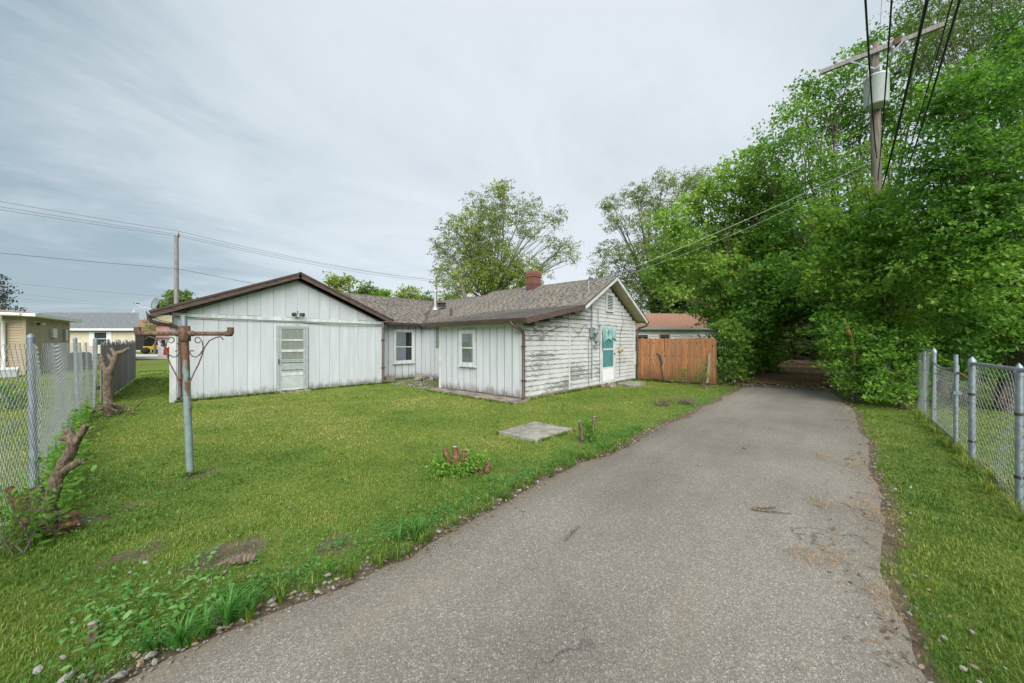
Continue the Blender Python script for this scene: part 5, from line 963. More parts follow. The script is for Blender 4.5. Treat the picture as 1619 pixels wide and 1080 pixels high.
tree('airy_tree', 'airy small-leaved treetop behind the crossarm at the upper right', 'tree', at(1540, 539.5, 12.5), [('crown', 'leaf_far', C(top, 12, .5), .085, 95, dict(spray=15, sig=.17, tint=(0, .45), aspect=.5))], .07, 6, 'bark', 'trees along the alley', (0, 0), 4)
bushy = [(1395, 322, 32, 9.5), (1388, 390, 40, 9.4), (1402, 445, 38, 9.3), (1368, 308, 20, 9.8), (1418, 315, 24, 9.6), (1375, 430, 36, 9.5), (1330, 355, 26, 9.8), (1372, 350, 30, 9.6), (1335, 385, 40, 9.8), (1425, 365, 40, 9.6), (1300, 325, 22, 10), (1310, 350, 30, 10), (1345, 445, 44, 9.8), (1440, 430, 46, 9.3), (1310, 425, 36, 10.3), (1335, 505, 40, 9.8), (1385, 490, 30, 9.6), (1435, 500, 44, 9.2), (1265, 335, 12, 10), (1290, 460, 24, 10.8), (1400, 545, 40, 9.2)]
tree('broadleaf_tree', 'light green leafy tree wrapping the foot of the utility pole', 'tree', at(1415, 539.5, 10.2), [('crown', 'leaf_bush', C(bushy, 9.7, .5), .10, 130, dict(spray=18, sig=.14, tint=(.1, 1.0), aspect=.65))], .09, 1.2, 'bark', 'trees along the alley', (0, 0), 5)
def bush(label, lst, depth, leaf=.08, dens=150, mat='leaf_bush', tint=(.05, .95), base=None, name='bush'):
    cl = C(lst, depth, .5); b_ = base if base is not None else at(sum(q[0] for q in lst)/len(lst), 539.5, depth); t = thing(name, label, 'bush', [b_[0], b_[1], 0], 'bushes and saplings'); mb = MB()
    for c, r in cl:
        s0 = np.array([b_[0]+RNG.normal()*.08, b_[1]+RNG.normal()*.08, 0]); mb.tube([s0, s0*.5+c*.5+RNG.normal(size=3)*.05, c], [q*min(1, depth/7) for q in (.014, .01, .004)], 5)
        for _ in range(3): mb.tube([s0*.3+c*.7, c+unit(RNG.normal(size=3))*r*.8], [.006*min(1, depth/7), .0015], 4)
    mb.build('stems', 'bark', t); P, S, D, T_ = foliage(cl, leaf, dens, spray=13, sig=.11, tint=tint); V, F = leaves(P, S, D); np_mesh('leaves', V, F, np.repeat(T_, 4), mat, t, t.location); return t
bush('broad bush with bright leaves against the end post of the right fence', [(1420, 590, 34), (1450, 575, 30), (1445, 610, 26), (1390, 610, 30), (1430, 555, 34), (1400, 570, 30), (1455, 540, 26), (1420, 622, 22), (1460, 622, 16)], 8.5, .095, 170)
bush('yellowish bush at the alley edge right of the tunnel mouth', [(1345, 590, 24), (1365, 570, 30), (1340, 560, 28), (1355, 612, 20), (1330, 610, 16), (1375, 600, 24), (1330, 530, 30), (1365, 530, 30), (1318, 580, 16), (1380, 625, 14)], 9.4, .095, 170)
bush('dense bush left of the alley beside the cedar fence', [(1150, 575, 18), (1163, 590, 16), (1150, 555, 18), (1168, 568, 16), (1146, 596, 12), (1160, 535, 22), (1175, 592, 10), (1150, 520, 22)], 13.2, .12, 130, 'leaf_maple', (0, .7))
bush('thin vine growth climbing the middle of the cedar fence', [(1080, 588, 8), (1086, 582, 6), (1092, 594, 8), (1076, 596, 6)], 13.1, .06, 150, 'leaf_bush', (.1, .7))
bush('sprouting weed tuft at the right end of the cedar fence', [(1108, 585, 9), (1115, 576, 7), (1112, 594, 8), (1104, 598, 7), (1120, 590, 7)], 12.7, .06, 150, 'leaf_bush', (.3, 1))
tag(MB().tube([at(1038, 558, 13.9), at(1043, 563, 13.9), at(1046, 573, 13.9), at(1045, 580, 13.9), at(1050, 600, 13.9)*[1, 1, 0]], [.02, .055, .05, .03, .02], 7).build('dead_plant', 'dark_metal', None, at(1046, 573, 13.9)*[1, 1, 0]), 'dark crooked dead stem standing before the cedar fence', 'dead stem')
# trees that close over the alley and make the tunnel
def tunnel_tree(i, x, y, h, lab):
    cl = []; s = 1 if y > -4.9 else -1
    for k in range(9): cl.append((np.array([x+random.uniform(-1.1, 1.4), y+s*random.uniform(-1.0, 1.2), random.uniform(.5, h)]), random.uniform(.8, 1.2)))
    for k in range(4): cl.append((np.array([x+random.uniform(-1, 1), y-s*random.uniform(.9, 2.0), random.uniform(3.1, h+.6)]), random.uniform(.9, 1.25)))
    tree('broadleaf_tree', lab, 'tree', (x, y), [('crown', 'leaf_dark', cl, .16, 48, dict(spray=15, sig=.2, tint=(.05, .8), aspect=.65))], .13, 2.0, 'bark', 'trees along the alley', (0, 0), 2)
SIDE = [(12.5, -2.9, 'first tree on the left of the leafy tunnel mouth'), (14.6, -2.7, 'second tree on the left inside the tunnel'), (17.5, -1.3, 'third tree on the left inside the tunnel'), (21.5, -1.2, 'fourth tree on the left deep in the tunnel'), (26.0, -1.2, 'deepest tree on the left of the tunnel'),
        (9.8, -8.6, 'first tree on the right of the leafy tunnel mouth'), (13.2, -8.2, 'second tree on the right inside the tunnel'), (17.0, -7.8, 'third tree on the right inside the tunnel'), (21.0, -7.6, 'fourth tree on the right deep in the tunnel'), (26.0, -7.6, 'deepest tree on the right of the tunnel')]
for i, (x, y, lab) in enumerate(SIDE): tunnel_tree(i, x, y, 5.0, lab)
bush('pale green bush closing the far end of the tunnel', [(1270, 535, 14), (1290, 540, 12), (1300, 525, 16), (1255, 525, 16), (1280, 515, 18), (1310, 545, 8), (1262, 550, 8)], 36, .22, 14, 'leaf_vine', (.2, .9))
for k, (x, y, h) in enumerate(((1214, 585, 500), (1213, 580, 490), (1236, 572, 490), (1205, 592, 490))):
    q = gr(x, y); d_ = FPX*1.55/(y-539.5); tp_ = at(x+random.uniform(-8, 8), h, d_); tag(MB().tube([q, q*.5+tp_*.5+RNG.normal(size=3)*.06, tp_], [.07, .055, .04], 7).build('sapling', 'bark', None, q), ['slim dark trunk at the left edge of the tunnel mouth', 'dark trunk left of centre inside the tunnel', 'farther dark trunk inside the tunnel shade', 'thin trunk behind the slim one at the tunnel mouth'][k], 'tree trunk')
q = at(1338, 505, 9.3); tag(MB().tube([at(1334, 503, 9.3), at(1338, 515, 9.25), at(1344, 530, 9.25), at(1349, 547, 9.3), at(1352, 590, 9.4)], [.018, .045, .04, .03, .02], 6).build('dry_vine', 'dry_vine', None, at(1352, 632, 9.4)*[1, 1, 0]), 'dry tan vine clump hanging on the bush right of the tunnel', 'vine')
# woods behind everything on the right
n = 26; cl = []
for k in range(70):
    x = 1060+k*13.5; d_ = 30+random.uniform(0, 8)
    for h_ in (525, 470, 415): cl.append((at(x+random.uniform(-12, 12), h_+random.uniform(-20, 20), d_), random.uniform(2.2, 3.2)))
P, S, D, T_ = foliage(cl, .5, 9, spray=14, sig=.5, tint=(0, .7)); V, F = leaves(P, S, D); tag(np_mesh('woods', V, F, np.repeat(T_, 4), 'leaf_far'), kind='stuff')

# ------------------------------------------------------------------ stumps and cut branches
def gnarl(s, pts, rad, seg=8, mi=0, cap=True, smooth=True, amp=.11):
    P = [np.array(p, float) for p in pts]; rad = rad if hasattr(rad, '__len__') else [rad]*len(P); Q = []; Rr = []
    for i in range(len(P)-1):
        for k in range(4): f = k/4; Q.append(P[i]*(1-f)+P[i+1]*f+(RNG.normal(size=3)*rad[i]*amp*.5 if i+k else 0)); Rr.append((rad[i]*(1-f)+rad[i+1]*f)*(1+RNG.normal()*amp*.6))
    Q.append(P[-1]); Rr.append(rad[-1]); b = len(s.v); OT(s, Q, Rr, max(seg, 10), mi, cap, smooth); n_ = max(seg, 10)
    for j in range(b, len(s.v)):
        i = min((j-b)//n_, len(Q)-1) if j-b < n_*len(Q) else (0 if j-b-n_*len(Q) < n_ else len(Q)-1); kk = (j-b) % n_; w_ = 1+amp*(.9*math.sin(kk*2.1+b)+.6*math.sin(kk*3.7+b*1.3)); c = Q[i]; s.v[j] = tuple(c+(np.array(s.v[j])-c)*w_)
    return s
OT = MB.tube; MB.tube = gnarl
def knob(mb, pts, rad, seg=9): 
    P_k = [np.array(q, float) for q in pts]; return mb.tube(P_k, rad, seg)
def cut(mb2, p, d, r): d = unit(np.array(d, float)); mb2.lathe(np.array(p)+d*.002, [(r*.98, 0), (r*.6, .004), (.0, .006)], 9, 0, tuple(d))
# tall pollarded stump by the fence
b0 = gr(175, 655); d0 = FPX*1.55/(655-539.5); S1 = thing('tree_stump', 'tall pollarded stump with sawn arms against the left fence', 'tree stump', b0)
P3 = lambda x, y, dd=0: at(x, y, d0+dd)
t1 = [P3(172, 660), P3(170, 630), P3(169, 610), P3(171, 588)]
MB().tube(t1, [.105, .074, .070, .078], 10).tube([P3(171, 590), P3(163, 578), P3(160, 562)], [.055, .05, .047], 8).tube([P3(172, 590), P3(179, 575), P3(185, 558), P3(196, 555), P3(203, 551)], [.065, .055, .045, .036, .032], 8).tube([P3(183, 562), P3(176, 550)], [.036, .026], 7).tube([P3(178, 570), P3(171, 560)], [.035, .03], 6).build('trunk', 'stump_wood', S1)
mb = MB(); cut(mb, P3(160, 562), (0, 0, 1), .047); cut(mb, P3(203, 551), RT, .032); cut(mb, P3(176, 552), (0, 0, 1), .04); mb.build('sawn_end', 'cut_wood', S1)
mb = MB()
for k in range(26):
    a = random.uniform(0, 6.28); r = random.uniform(.1, .42); q = b0+np.array([math.cos(a)*r, math.sin(a)*r, random.uniform(.02, .16)]); e_ = q+np.array([random.uniform(-.25, .25), random.uniform(-.25, .25), random.uniform(-.05, .14)]); e_[2] = max(e_[2], .01); mb.tube([q, q*.5+e_*.5+RNG.normal(size=3)*.03, e_], [.02, .016, .006], 5)
mb.build('root_tangle', 'stump_wood', S1)
# leaning cut limb with stub cluster
b0 = gr(82, 838); d0 = FPX*1.55/(838-539.5); S2_ = thing('tree_stump', 'leaning cut limb rising from a cluster of rotten stubs at the left fence', 'tree stump', b0)
MB().tube([P3(72, 825), P3(80, 790), P3(90, 752), P3(107, 722), P3(117, 698)], [.055, .046, .040, .037, .037], 9).tube([P3(117, 700), P3(112, 688), P3(109, 677)], [.034, .03, .03], 8).tube([P3(118, 700), P3(126, 688), P3(137, 671)], [.03, .025, .022], 8).tube([P3(113, 692), P3(96, 692)], [.026, .02], 7).tube([P3(95, 748), P3(112, 737), P3(127, 728)], [.034, .028, .022], 7).tube([P3(66, 795), P3(90, 772), P3(104, 762)], [.012, .010, .006], 6).build('limb', 'stump_wood', S2_)
for k, (xa, ya, xb, yb, r) in enumerate(((50, 838, 42, 775, .045), (62, 835, 58, 770, .05), (45, 832, 14, 770, .035), (88, 838, 96, 808, .055), (110, 835, 114, 812, .05), (70, 840, 66, 800, .06), (30, 835, 32, 790, .03))): MB().tube([P3(xa, ya, random.uniform(-.1, .1)), P3((xa+xb)/2, (ya+yb)/2), P3(xb, yb)], [r*1.15, r, r*.75], 7).build('stub', 'stump_wood' if k % 2 else 'red_cut_wood', S2_)
# reddish stump with sprouts in the lawn
b0 = gr(725, 748); d0 = FPX*1.55/(748-539.5); S3 = thing('tree_stump', 'reddish splintered stump ringed with green sprouts in the lawn', 'tree stump', b0)
for k, (xa, ya, xb, yb, r) in enumerate(((714, 738, 702, 710, .036), (721, 737, 719, 706, .040), (729, 737, 734, 711, .034), (742, 742, 738, 722, .03), (770, 745, 772, 728, .028), (757, 748, 765, 745, .03), (748, 746, 757, 736, .03))):
    MB().tube([P3(xa, ya, random.uniform(-.05, .1)), P3((xa+xb)/2+1, (ya+yb)/2), P3(xb, yb)], [r*1.1, r, r*.85], 8).build('stub', 'red_cut_wood', S3)
mb = MB(); cut(mb, P3(719, 706), (0, 0, 1), .032); cut(mb, P3(734, 711), (.2, .1, 1), .027); mb.build('sawn_end', 'cut_wood', S3)
def sprout(parent, pts, leaf, n, mat='leaf_bush', sig=.06, tint=(.2, 1), name='sprouts'):
    P = np.concatenate([np.array(p)+RNG.normal(size=(n, 3))*np.array([sig, sig, sig*.8]) for p in pts]); P[:, 2] = np.abs(P[:, 2]); V, F = leaves(P, leaf*(.6+.8*RNG.random(len(P))), aspect=.6); tt = tint[0]+(tint[1]-tint[0])*RNG.random(len(P)); return tag(np_mesh(name, V, F, np.repeat(tt, 4), mat, parent, org(parent)), kind='stuff')
sprout(S3, [P3(700, 735), P3(705, 745), P3(712, 748), P3(722, 746), P3(728, 740), P3(740, 738), P3(698, 748), P3(718, 738), P3(735, 748), P3(760, 727), P3(745, 728), P3(700, 725), P3(706, 738), P3(725, 730), P3(692, 740)], .038, 170, tint=(.2, .9))
# small two-stick stump
b0 = gr(928, 696); d0 = FPX*1.55/(696-539.5); S4 = thing('tree_stump', 'two sawn sticks with sprouts beside the square concrete cover', 'tree stump', b0)
MB().tube([P3(921, 694), P3(919, 680), P3(917, 665)], [.04, .036, .034], 8).build('stick', 'stump_wood', S4); MB().tube([P3(933, 694), P3(937, 678), P3(940, 658)], [.032, .028, .028], 8).build('stick', 'stump_wood', S4)
mb = MB(); cut(mb, P3(917, 665), (0, 0, 1), .034); cut(mb, P3(940, 658), (0, 0, 1), .028); mb.build('sawn_end', 'stone_pale', S4)
sprout(S4, [P3(928, 690), P3(932, 684), P3(926, 680), P3(936, 690), P3(930, 672), P3(926, 668), P3(934, 676)], .032, 100, tint=(.1, .6))
for (x, y, lab) in ((1047, 640, 'small clump of dead stalks in the lawn, left of two'), (1085, 638, 'small clump of dead stalks in the lawn, nearer the alley')):
    b0 = gr(x, y); d0 = FPX*1.55/(y-539.5); o = thing('dead_shrub', lab, 'dead shrub', b0); mb = MB()
    for k in range(34):
        a = random.uniform(0, 6.28); r = random.uniform(.02, .22); q = b0+np.array([math.cos(a)*r*.5, math.sin(a)*r*.5, 0]); mb.tube([q, q+np.array([math.cos(a)*r, math.sin(a)*r, random.uniform(.04, .22)])], [.012, .004], 5)
    mb.build('stalks', 'stump_wood', o); sprout(o, [b0+[0, 0, .04]], .04, 40, 'dead_leaf', .12, name='dead_leaves')
b0 = gr(148, 1008); d0 = FPX*1.55/(1008-539.5); o = thing('tree_stump', 'short round stub in the weeds at the lower left', 'tree stump', b0); MB().tube([b0-[0, 0, .02], at(147, 984, d0)], [.024, .021], 9).build('trunk', 'stump_wood', o); mb = MB(); cut(mb, at(147, 984, d0), (0, 0, 1), .02); mb.build('sawn_end', 'concrete', o)
b0 = gr(378, 888); d0 = FPX*1.55/(888-539.5); o = thing('log', 'short rotten log lying in the grass near the alley edge', 'log', b0); MB().tube([at(352, 890, d0), at(372, 884, d0), at(402, 879, d0)], [.022, .035, .028], 8).build('log', 'stump_wood', o); mb = MB(); cut(mb, at(402, 879, d0), RT, .028); mb.build('broken_end', 'cut_wood', o)
# sticks and cones on the asphalt
def on(p, h=.03): return np.array([p[0], p[1], h])
tag(MB().tube([on(gr(1190, 812), .045), on(gr(1215, 815), .045), on(gr(1251, 819), .04)], [.011, .008, .003], 6).tube([on(gr(1192, 811), .05), on(gr(1226, 810), .05)], [.010, .008], 6).build('stick', 'stump_wood', None, on(gr(1215, 815), .03)), 'forked brown stick lying in the middle of the alley', 'stick')
tag(MB().tube([on(gr(893, 863), .045), on(gr(905, 850), .045), on(gr(917, 838), .04)], [.004, .008, .003], 6).build('stick', 'stump_wood', None, on(gr(905, 850), .03)), 'thin dark twig lying on the alley near its left side', 'stick')
for (x, y, r, m, lab, cat) in ((1177, 713, .028, 'stump_wood', 'brown cone lying on the alley beyond the forked stick', 'cone'), (1105, 740, .016, 'stone_pale', 'lone pale pebble on the alley left of the brown cone', 'pebble'), (676, 876, .014, 'rust', 'small brown nut on the alley beside its left edge', 'nut'), (827, 813, .016, 'stone_pale', 'white pebble on the alley near the left verge', 'pebble')):
    p = on(gr(x, y), .04); o = MB().lathe(p, [(.0, -r*.9), (r*.8, -r*.5), (r*1.0, 0), (r*.75, r*.5), (.0, r*.8)], 9, 0, (.4, .3, 1)).build('pine_cone' if cat == 'cone' else cat, m, None, p); tag(o, lab, cat)

MB.tube = OT
# ------------------------------------------------------------------ stones along the alley
def rock(seed):
    rr = random.Random(seed); mb = MB(); vs = []
    for i in range(4):
        th = (i+.5)/4*math.pi
        for k in range(6): a = k/6*6.283+i*.4; r = rr.uniform(.75, 1.15); vs.append((math.sin(th)*math.cos(a)*r, math.sin(th)*math.sin(a)*r*.75, math.cos(th)*.55*r))
    fs = [(i*6+k, i*6+(k+1) % 6, (i+1)*6+(k+1) % 6, (i+1)*6+k) for i in range(3) for k in range(6)]+[tuple(range(5, -1, -1)), tuple(range(18, 24))]
    return mb.add(vs, fs).mesh('stone', 'stone_pale')
RK = [rock(k) for k in range(8)]; near_l = []
for k in range(110):
    x = -7.55+7.0*random.random()**1.5; y = float(edge_l(np.array([x]))[0])+abs(random.gauss(.02, .10)); near_l.append((x, y, random.uniform(.011, .031)*(1.15 if x < -6.3 else .95)))
for k in range(40): x = random.uniform(-5.2, 1); near_l.append((x, float(edge_r(np.array([x]))[0])-abs(random.gauss(.05, .14)), random.uniform(.010, .020)))
for x, y in ((115, 985), (170, 960), (195, 925), (230, 890), (207, 905), (187, 962), (330, 918), (395, 912), (300, 945), (305, 970), (455, 798), (458, 803), (487, 710), (395, 768), (455, 905), (355, 905), (255, 1010), (100, 1040), (60, 1060), (130, 1070)): q = gr(x, y); near_l.append((q[0], q[1], random.uniform(.012, .022)))
for x, y, r in near_l:
    o = link('stone', random.choice(RK), None, (x, y, r*.32)); o.scale = (r, r*random.uniform(.7, 1), r*random.uniform(.6, .95)); o.rotation_euler = (random.uniform(-.5, .5), random.uniform(-.5, .5), random.uniform(0, 6.28)); tag(o, 'pale limestone chip among those scattered along the alley verges', 'stone', 'limestone chips along the alley verges')
def scatter_rocks(n, fx, fy, fr):
    vs = []; fs = []; bv = [np.array([v.co[:] for v in m.vertices]) for m in RK[:4]]; fl = [tuple(p.vertices) for p in RK[0].polygons]
    for k in range(n):
        x = fx(); y = fy(x); r = fr(); a = random.uniform(0, 6.28); c, s = math.cos(a)*r, math.sin(a)*r; b_ = random.choice(bv); q = np.stack([b_[:, 0]*c-b_[:, 1]*s+x, b_[:, 0]*s+b_[:, 1]*c+y, b_[:, 2]*r*.8+r*.3], 1); o = len(vs); vs += q.tolist(); fs += [tuple(i+o for i in f) for f in fl]
    me = bpy.data.meshes.new('gravel'); me.from_pydata(vs, [], fs); me.materials.append(MATS['stone_pale']); me.update(); return link('gravel', me)
tag(scatter_rocks(1500, lambda: -7.6+9.5*random.random()**1.2, lambda x: float(edge_l(np.array([x]))[0])+random.gauss(.02, .10), lambda: random.uniform(.004, .013)), kind='stuff')
tag(scatter_rocks(400, lambda: random.uniform(-6, 4), lambda x: float(edge_r(np.array([x]))[0])+random.gauss(-.03, .10), lambda: random.uniform(.004, .011)), kind='stuff')
tag(scatter_rocks(420, lambda: random.uniform(-.5, 1.6), lambda x: random.uniform(3.7, 6.6), lambda: random.uniform(.015, .05)), kind='stuff')

# ------------------------------------------------------------------ grass, weeds, litter
def allowed(x, y):
    ok = (y > edge_l(x)+.02) | (y < edge_r(x)-.03)
    ok &= ~((x > -.05) & (y > -.05) & (x < 7.2) & (y < 13)); ok &= ~((x > -6.3+.095*np.maximum(0, y-6.4)) & (x < 0) & (y > 6.42) & (y < 12.8)); ok &= ~((x > -.7) & (x < 0) & (y > -.32) & (y < 3.6) & (x > -.62+.06*y))
    ok &= ~((x > -2.97) & (x < -1.98) & (y > -2.8) & (y < -1.99)); ok &= ~((x > 4.5) & (x < 5.9) & (y > -1.1) & (y < -.1)); ok &= ~((x > -.35) & (x < 1.8) & (y > 3.7) & (y < 6.9)); ok &= ~((x > 8.2) & (y < -1) & (y > -8.5)); return ok
n = 760000; r = 1.35+26*RNG.random(n)**2.15; th = (RNG.random(n)-.5)*R(128); ang = math.atan2(FW[1], FW[0])+th
bx = CAM[0]+np.cos(ang)*r; by = CAM[1]+np.sin(ang)*r; df = dirt_field(bx, by); clumpy = fbm(bx, by, 6.0, 21)
keep = allowed(bx, by) & (RNG.random(n) > df*1.05) & (RNG.random(n) < .35+1.1*clumpy); bx, by, r = bx[keep], by[keep], r[keep]; n = len(bx)
tall = fbm(bx, by, 1.4, 30); edge_t = np.exp(-np.abs(by-edge_l(bx)-.18)/.16)*fbm(bx, by, 2.2, 31); rough = np.clip((-6.2-bx)/1.2, 0, 1)*np.clip((1.5-by)/3, 0, 1)
hgt = (.014+.020*tall+.075*np.clip(edge_t-.25, 0, 1)+  .016*rough*fbm(bx, by, 2.5, 33))*(.55+.85*RNG.random(n))*(.55+.95*clumpy[keep]); fz = np.exp(-np.abs(by+7.55)/.10)*.06+np.exp(-np.abs(bx+7.72)/.12)*.07*(by > -1); hgt = hgt+fz*RNG.random(n)
wall_fringe = np.exp(-np.maximum(0, 6.4-by)/.10)*((bx > -6.3) & (bx < 0))*.05; hgt = hgt+wall_fringe*RNG.random(n)  # blades left longer along the foot of the gable wall
wdt = .0021*np.maximum(1, r/2.6)**.85; az = RNG.random(n)*6.283; ln = .25+1.0*RNG.random(n); gz0 = (fbm(bx, by, .8, 3)-.5)*.03-.014
rtv = np.stack([np.cos(az), np.sin(az), 0*az], 1); fwv = np.stack([-np.sin(az), np.cos(az), 0*az], 1); B0 = np.stack([bx, by, gz0], 1); up_ = np.array([0, 0, 1.0])
bl = B0-rtv*wdt[:, None]; br = B0+rtv*wdt[:, None]; md = B0+up_*(hgt*.62)[:, None]+fwv*(hgt*ln*.30)[:, None]; ml = md-rtv*(wdt*.75)[:, None]; mr_ = md+rtv*(wdt*.75)[:, None]; tpv = B0+up_*(hgt*(1.02-.22*ln))[:, None]+fwv*(hgt*ln*.95)[:, None]
V = np.stack([bl, br, ml, mr_, tpv], 1).reshape(-1, 3); k = np.arange(n)[:, None]*5; F = np.concatenate([k+np.array(t) for t in ((0, 1, 3), (0, 3, 2), (2, 3, 4))], 1).reshape(-1, 3)
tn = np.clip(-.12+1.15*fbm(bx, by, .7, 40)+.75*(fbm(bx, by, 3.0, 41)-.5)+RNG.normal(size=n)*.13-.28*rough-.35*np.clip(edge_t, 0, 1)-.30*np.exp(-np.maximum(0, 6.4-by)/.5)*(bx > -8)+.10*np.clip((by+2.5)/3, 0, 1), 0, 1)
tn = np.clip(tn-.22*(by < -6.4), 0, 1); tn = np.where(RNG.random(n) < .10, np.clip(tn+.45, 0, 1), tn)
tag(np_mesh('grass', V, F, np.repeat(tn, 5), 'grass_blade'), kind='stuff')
def leafy(name, n, fx, fy, size, mat, hmax, tint=(.1, .9), upb=1.6, kind='stuff', aspect=.75, fold=.08, spread=1.0, clus=5, sig=.05):
    x = np.array([fx() for _ in range(n)]); y = np.array([fy(q) for q in x]); x = np.repeat(x, clus)+RNG.normal(size=n*clus)*sig; y = np.repeat(y, clus)+RNG.normal(size=n*clus)*sig; ok = allowed(x, y) if mat != 'dead_leaf' else np.ones(len(x), bool); x, y = x[ok], y[ok]
    P = np.stack([x, y, .01+hmax*RNG.random(len(x))**1.5], 1); dd = RNG.normal(size=(len(x), 3))*[1, 1, .25]; V, F = round_leaves(P, size*(.5+.8*RNG.random(len(P))), dd*2, upb, aspect, fold, .3); t_ = tint[0]+(tint[1]-tint[0])*RNG.random(len(P)); return tag(np_mesh(name, V, F, np.repeat(t_, 6), mat), kind=kind)
leafy('clover', 1300, lambda: random.uniform(-7.5, 4), lambda x: -3.75+abs(random.gauss(0, .5)), .016, 'weed_leaf', .045, (.2, 1.0), clus=9, sig=.035)
leafy('weeds', 190, lambda: -7.65+abs(random.gauss(0, .55)), lambda x: random.uniform(-3.85, .5), .026, 'weed_leaf', .09, (.0, .8), clus=8, sig=.05)
leafy('weeds', 55, lambda: random.uniform(-7.6, -6.9), lambda x: random.uniform(-3.75, -2.9), .038, 'weed_leaf', .08, (.3, 1.0), clus=7, sig=.06)
leafy('weeds', 240, lambda: -7.73+random.gauss(0, .07), lambda x: random.uniform(-1.8, 6), .06, 'leaf_bush', .38, (.1, .8), clus=12, sig=.07)
leafy('weeds', 330, lambda: random.uniform(-7, -1), lambda x: -3.72+abs(random.gauss(0, .18)), .028, 'weed_leaf', .06, (.0, .7), clus=8, sig=.04)
leafy('leaf_litter', 5200, lambda: 7.4+22*random.random()**1.6, lambda x: random.gauss(-4.7, 1.3), .07, 'dead_leaf', .075, (0, 1), clus=3, sig=.15)
leafy('leaf_litter', 260, lambda: random.uniform(-6.5, 7.5), lambda x: float(edge_r(np.array([x]))[0])+random.gauss(.03, .12), .035, 'dead_leaf', .03, (0, .8), clus=3, sig=.08)
leafy('leaf_litter', 260, lambda: random.uniform(-7.4, 4), lambda x: random.uniform(-3.7, 5.5), .022, 'dead_leaf', .03, (.1, 1), clus=2, sig=.1)
leafy('leaf_litter', 300, lambda: -7.6+9*random.random(), lambda x: float(edge_l(np.array([x]))[0])+random.gauss(.03, .07), .03, 'dead_leaf', .03, (0, .9), clus=3, sig=.05)
for kk in range(3):
    cx_ = [(random.uniform(-7.3, 3.5), random.uniform(-3.5, 5.8)) for _ in range(34)]
    pick = lambda: random.choice(cx_)
    st = {}
    def fx_():
        st['c'] = pick(); return st['c'][0]+random.gauss(0, .22)
    pts_ = []
    for _ in range(330): c = pick(); pts_.append((c[0]+random.gauss(0, .24), c[1]+random.gauss(0, .24)))
    it = iter(pts_); it2 = iter(pts_)
    leafy('clover', 330, lambda: next(it)[0], lambda x: next(it2)[1], .019, 'weed_leaf', .035, [(.0, .6), (.2, .9), (.5, 1.0)][kk], clus=8, sig=.035)
# long grass tufts at the verge
def tuft(n, fx, fy, h, wd, mat='grass_blade', tint=(.0, .5), blades=22, name='grass_tufts', lean=.8, z0=-.005):
    Vs = []; Ts = []
    for k in range(n):
        x = fx(); y = fy(x); m_ = blades; a = RNG.random(m_)*6.283; hh = h*(.5+.6*RNG.random(m_)); l_ = lean*(.3+RNG.random(m_)); c = np.stack([np.cos(a), np.sin(a), 0*a], 1); s = np.stack([-np.sin(a), np.cos(a), 0*a], 1); b0 = np.array([x, y, z0])+c*.02*RNG.random((m_, 1)); w_ = wd*(.6+.6*RNG.random((m_, 1)))
        md = b0+c*(hh*l_*.3)[:, None]+np.array([0, 0, 1])*(hh*.65)[:, None]; tp_ = b0+c*(hh*l_)[:, None]+np.array([0, 0, 1])*(hh*(1-.3*l_))[:, None]; Vs.append(np.stack([b0-s*w_, b0+s*w_, md-s*w_*.8, md+s*w_*.8, tp_], 1).reshape(-1, 3)); Ts.append(np.repeat(tint[0]+(tint[1]-tint[0])*RNG.random(m_), 5))
    V = np.concatenate(Vs); k = np.arange(len(V)//5)[:, None]*5; F = np.concatenate([k+np.array(t) for t in ((0, 1, 3), (0, 3, 2), (2, 3, 4))], 1).reshape(-1, 3); return tag(np_mesh(name, V, F, np.concatenate(Ts), mat), kind='stuff')
tuft(90, lambda: random.uniform(-7.2, -2), lambda x: float(edge_l(np.array([x]))[0])+abs(random.gauss(.06, .08)), .11, .003)
tuft(9, lambda: random.uniform(-7.25, -6.85), lambda x: -3.82+abs(random.gauss(.02, .05)), .17, .007, 'weed_leaf', (.1, .5), 20)
tuft(6, lambda: random.uniform(-5.9, -5.6), lambda x: -3.80+abs(random.gauss(.02, .05)), .13, .004, 'weed_leaf', (.1, .5), 24)
tuft(90, lambda: random.uniform(-7.85, -7.65), lambda x: random.uniform(-.3, 7), .20, .003)
tuft(130, lambda: random.uniform(-4, 4.5), lambda x: -7.55+random.gauss(0, .06), .16, .0035, tint=(.2, .9))
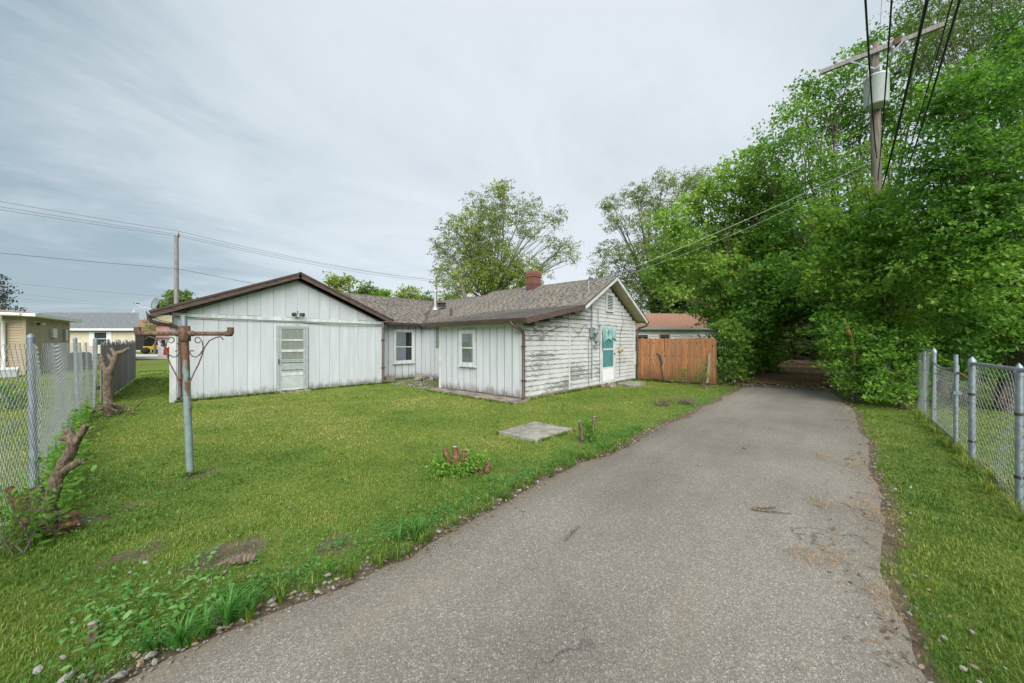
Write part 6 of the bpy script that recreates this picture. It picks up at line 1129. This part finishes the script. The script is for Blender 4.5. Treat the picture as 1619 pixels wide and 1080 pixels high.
tuft(120, lambda: random.uniform(.2, 7), lambda x: -.10-abs(random.gauss(0, .04)), .09, .004, tint=(.0, .5))
tuft(60, lambda: -.66+random.gauss(0, .03), lambda x: random.uniform(-.3, 3.4), .07, .0035, tint=(.0, .5))
tuft(70, lambda: 7.0+random.gauss(0, .06), lambda x: random.uniform(-2.9, -.3), .14, .004, tint=(.0, .7))
tuft(12, lambda: -6.74+random.gauss(0, .05), lambda x: -.65+random.gauss(0, .05), .07, .003, tint=(.2, .7))
tuft(60, lambda: -2.5+random.choice((-1, 1))*random.uniform(0, .53), lambda x: -2.4+random.choice((-.42, .42))+random.gauss(0, .02), .06, .003, tint=(.0, .6))
tuft(130, lambda: random.uniform(-6.2, 0), lambda x: 6.30+random.gauss(0, .03), .10, .004, tint=(.0, .5))
for (x, y, l_) in ((1325, 893, .35), (1275, 885, .22), (1365, 808, .45), (1300, 800, .22), (1345, 740, .5), (1300, 725, .3), (1395, 945, .35), (1400, 825, .25)):
    q = gr(x, y); tuft(26, lambda: q[0]+random.gauss(0, l_*.4), lambda s: q[1]+random.gauss(0, .05), .030, .0015, 'dry_grass', (0, 1), 6, 'dry_grass', 3.0, .036)
bush('dark undergrowth standing behind the right chain-link fence', [(1500, 555, 30), (1540, 560, 34), (1590, 555, 40), (1635, 565, 44), (1560, 590, 22), (1610, 595, 26), (1680, 560, 50), (1520, 585, 18), (1650, 530, 40)], 8.3, .10, 90, 'leaf_dark', (.0, .5))
bush('leafy weedy bush at the foot of the left fence', [(20, 800, 30), (42, 812, 26), (10, 838, 30), (35, 848, 24), (-20, 800, 36), (50, 788, 14), (0, 800, 20)], 2.7, .034, 520, 'leaf_bush', (.0, .6))
bush('dark low shrub beyond the left fence before the tan house', [(8, 622, 22), (28, 628, 20), (-15, 620, 26), (18, 640, 18), (40, 640, 12)], 8.5, .07, 120, 'leaf_dark', (0, .5))
bush('green weeds growing through the left fence behind the leaning limb', [(92, 670, 18), (88, 640, 18), (98, 690, 16), (100, 650, 14), (84, 700, 14)], 6.3, .06, 110, 'leaf_bush', (.1, .7))
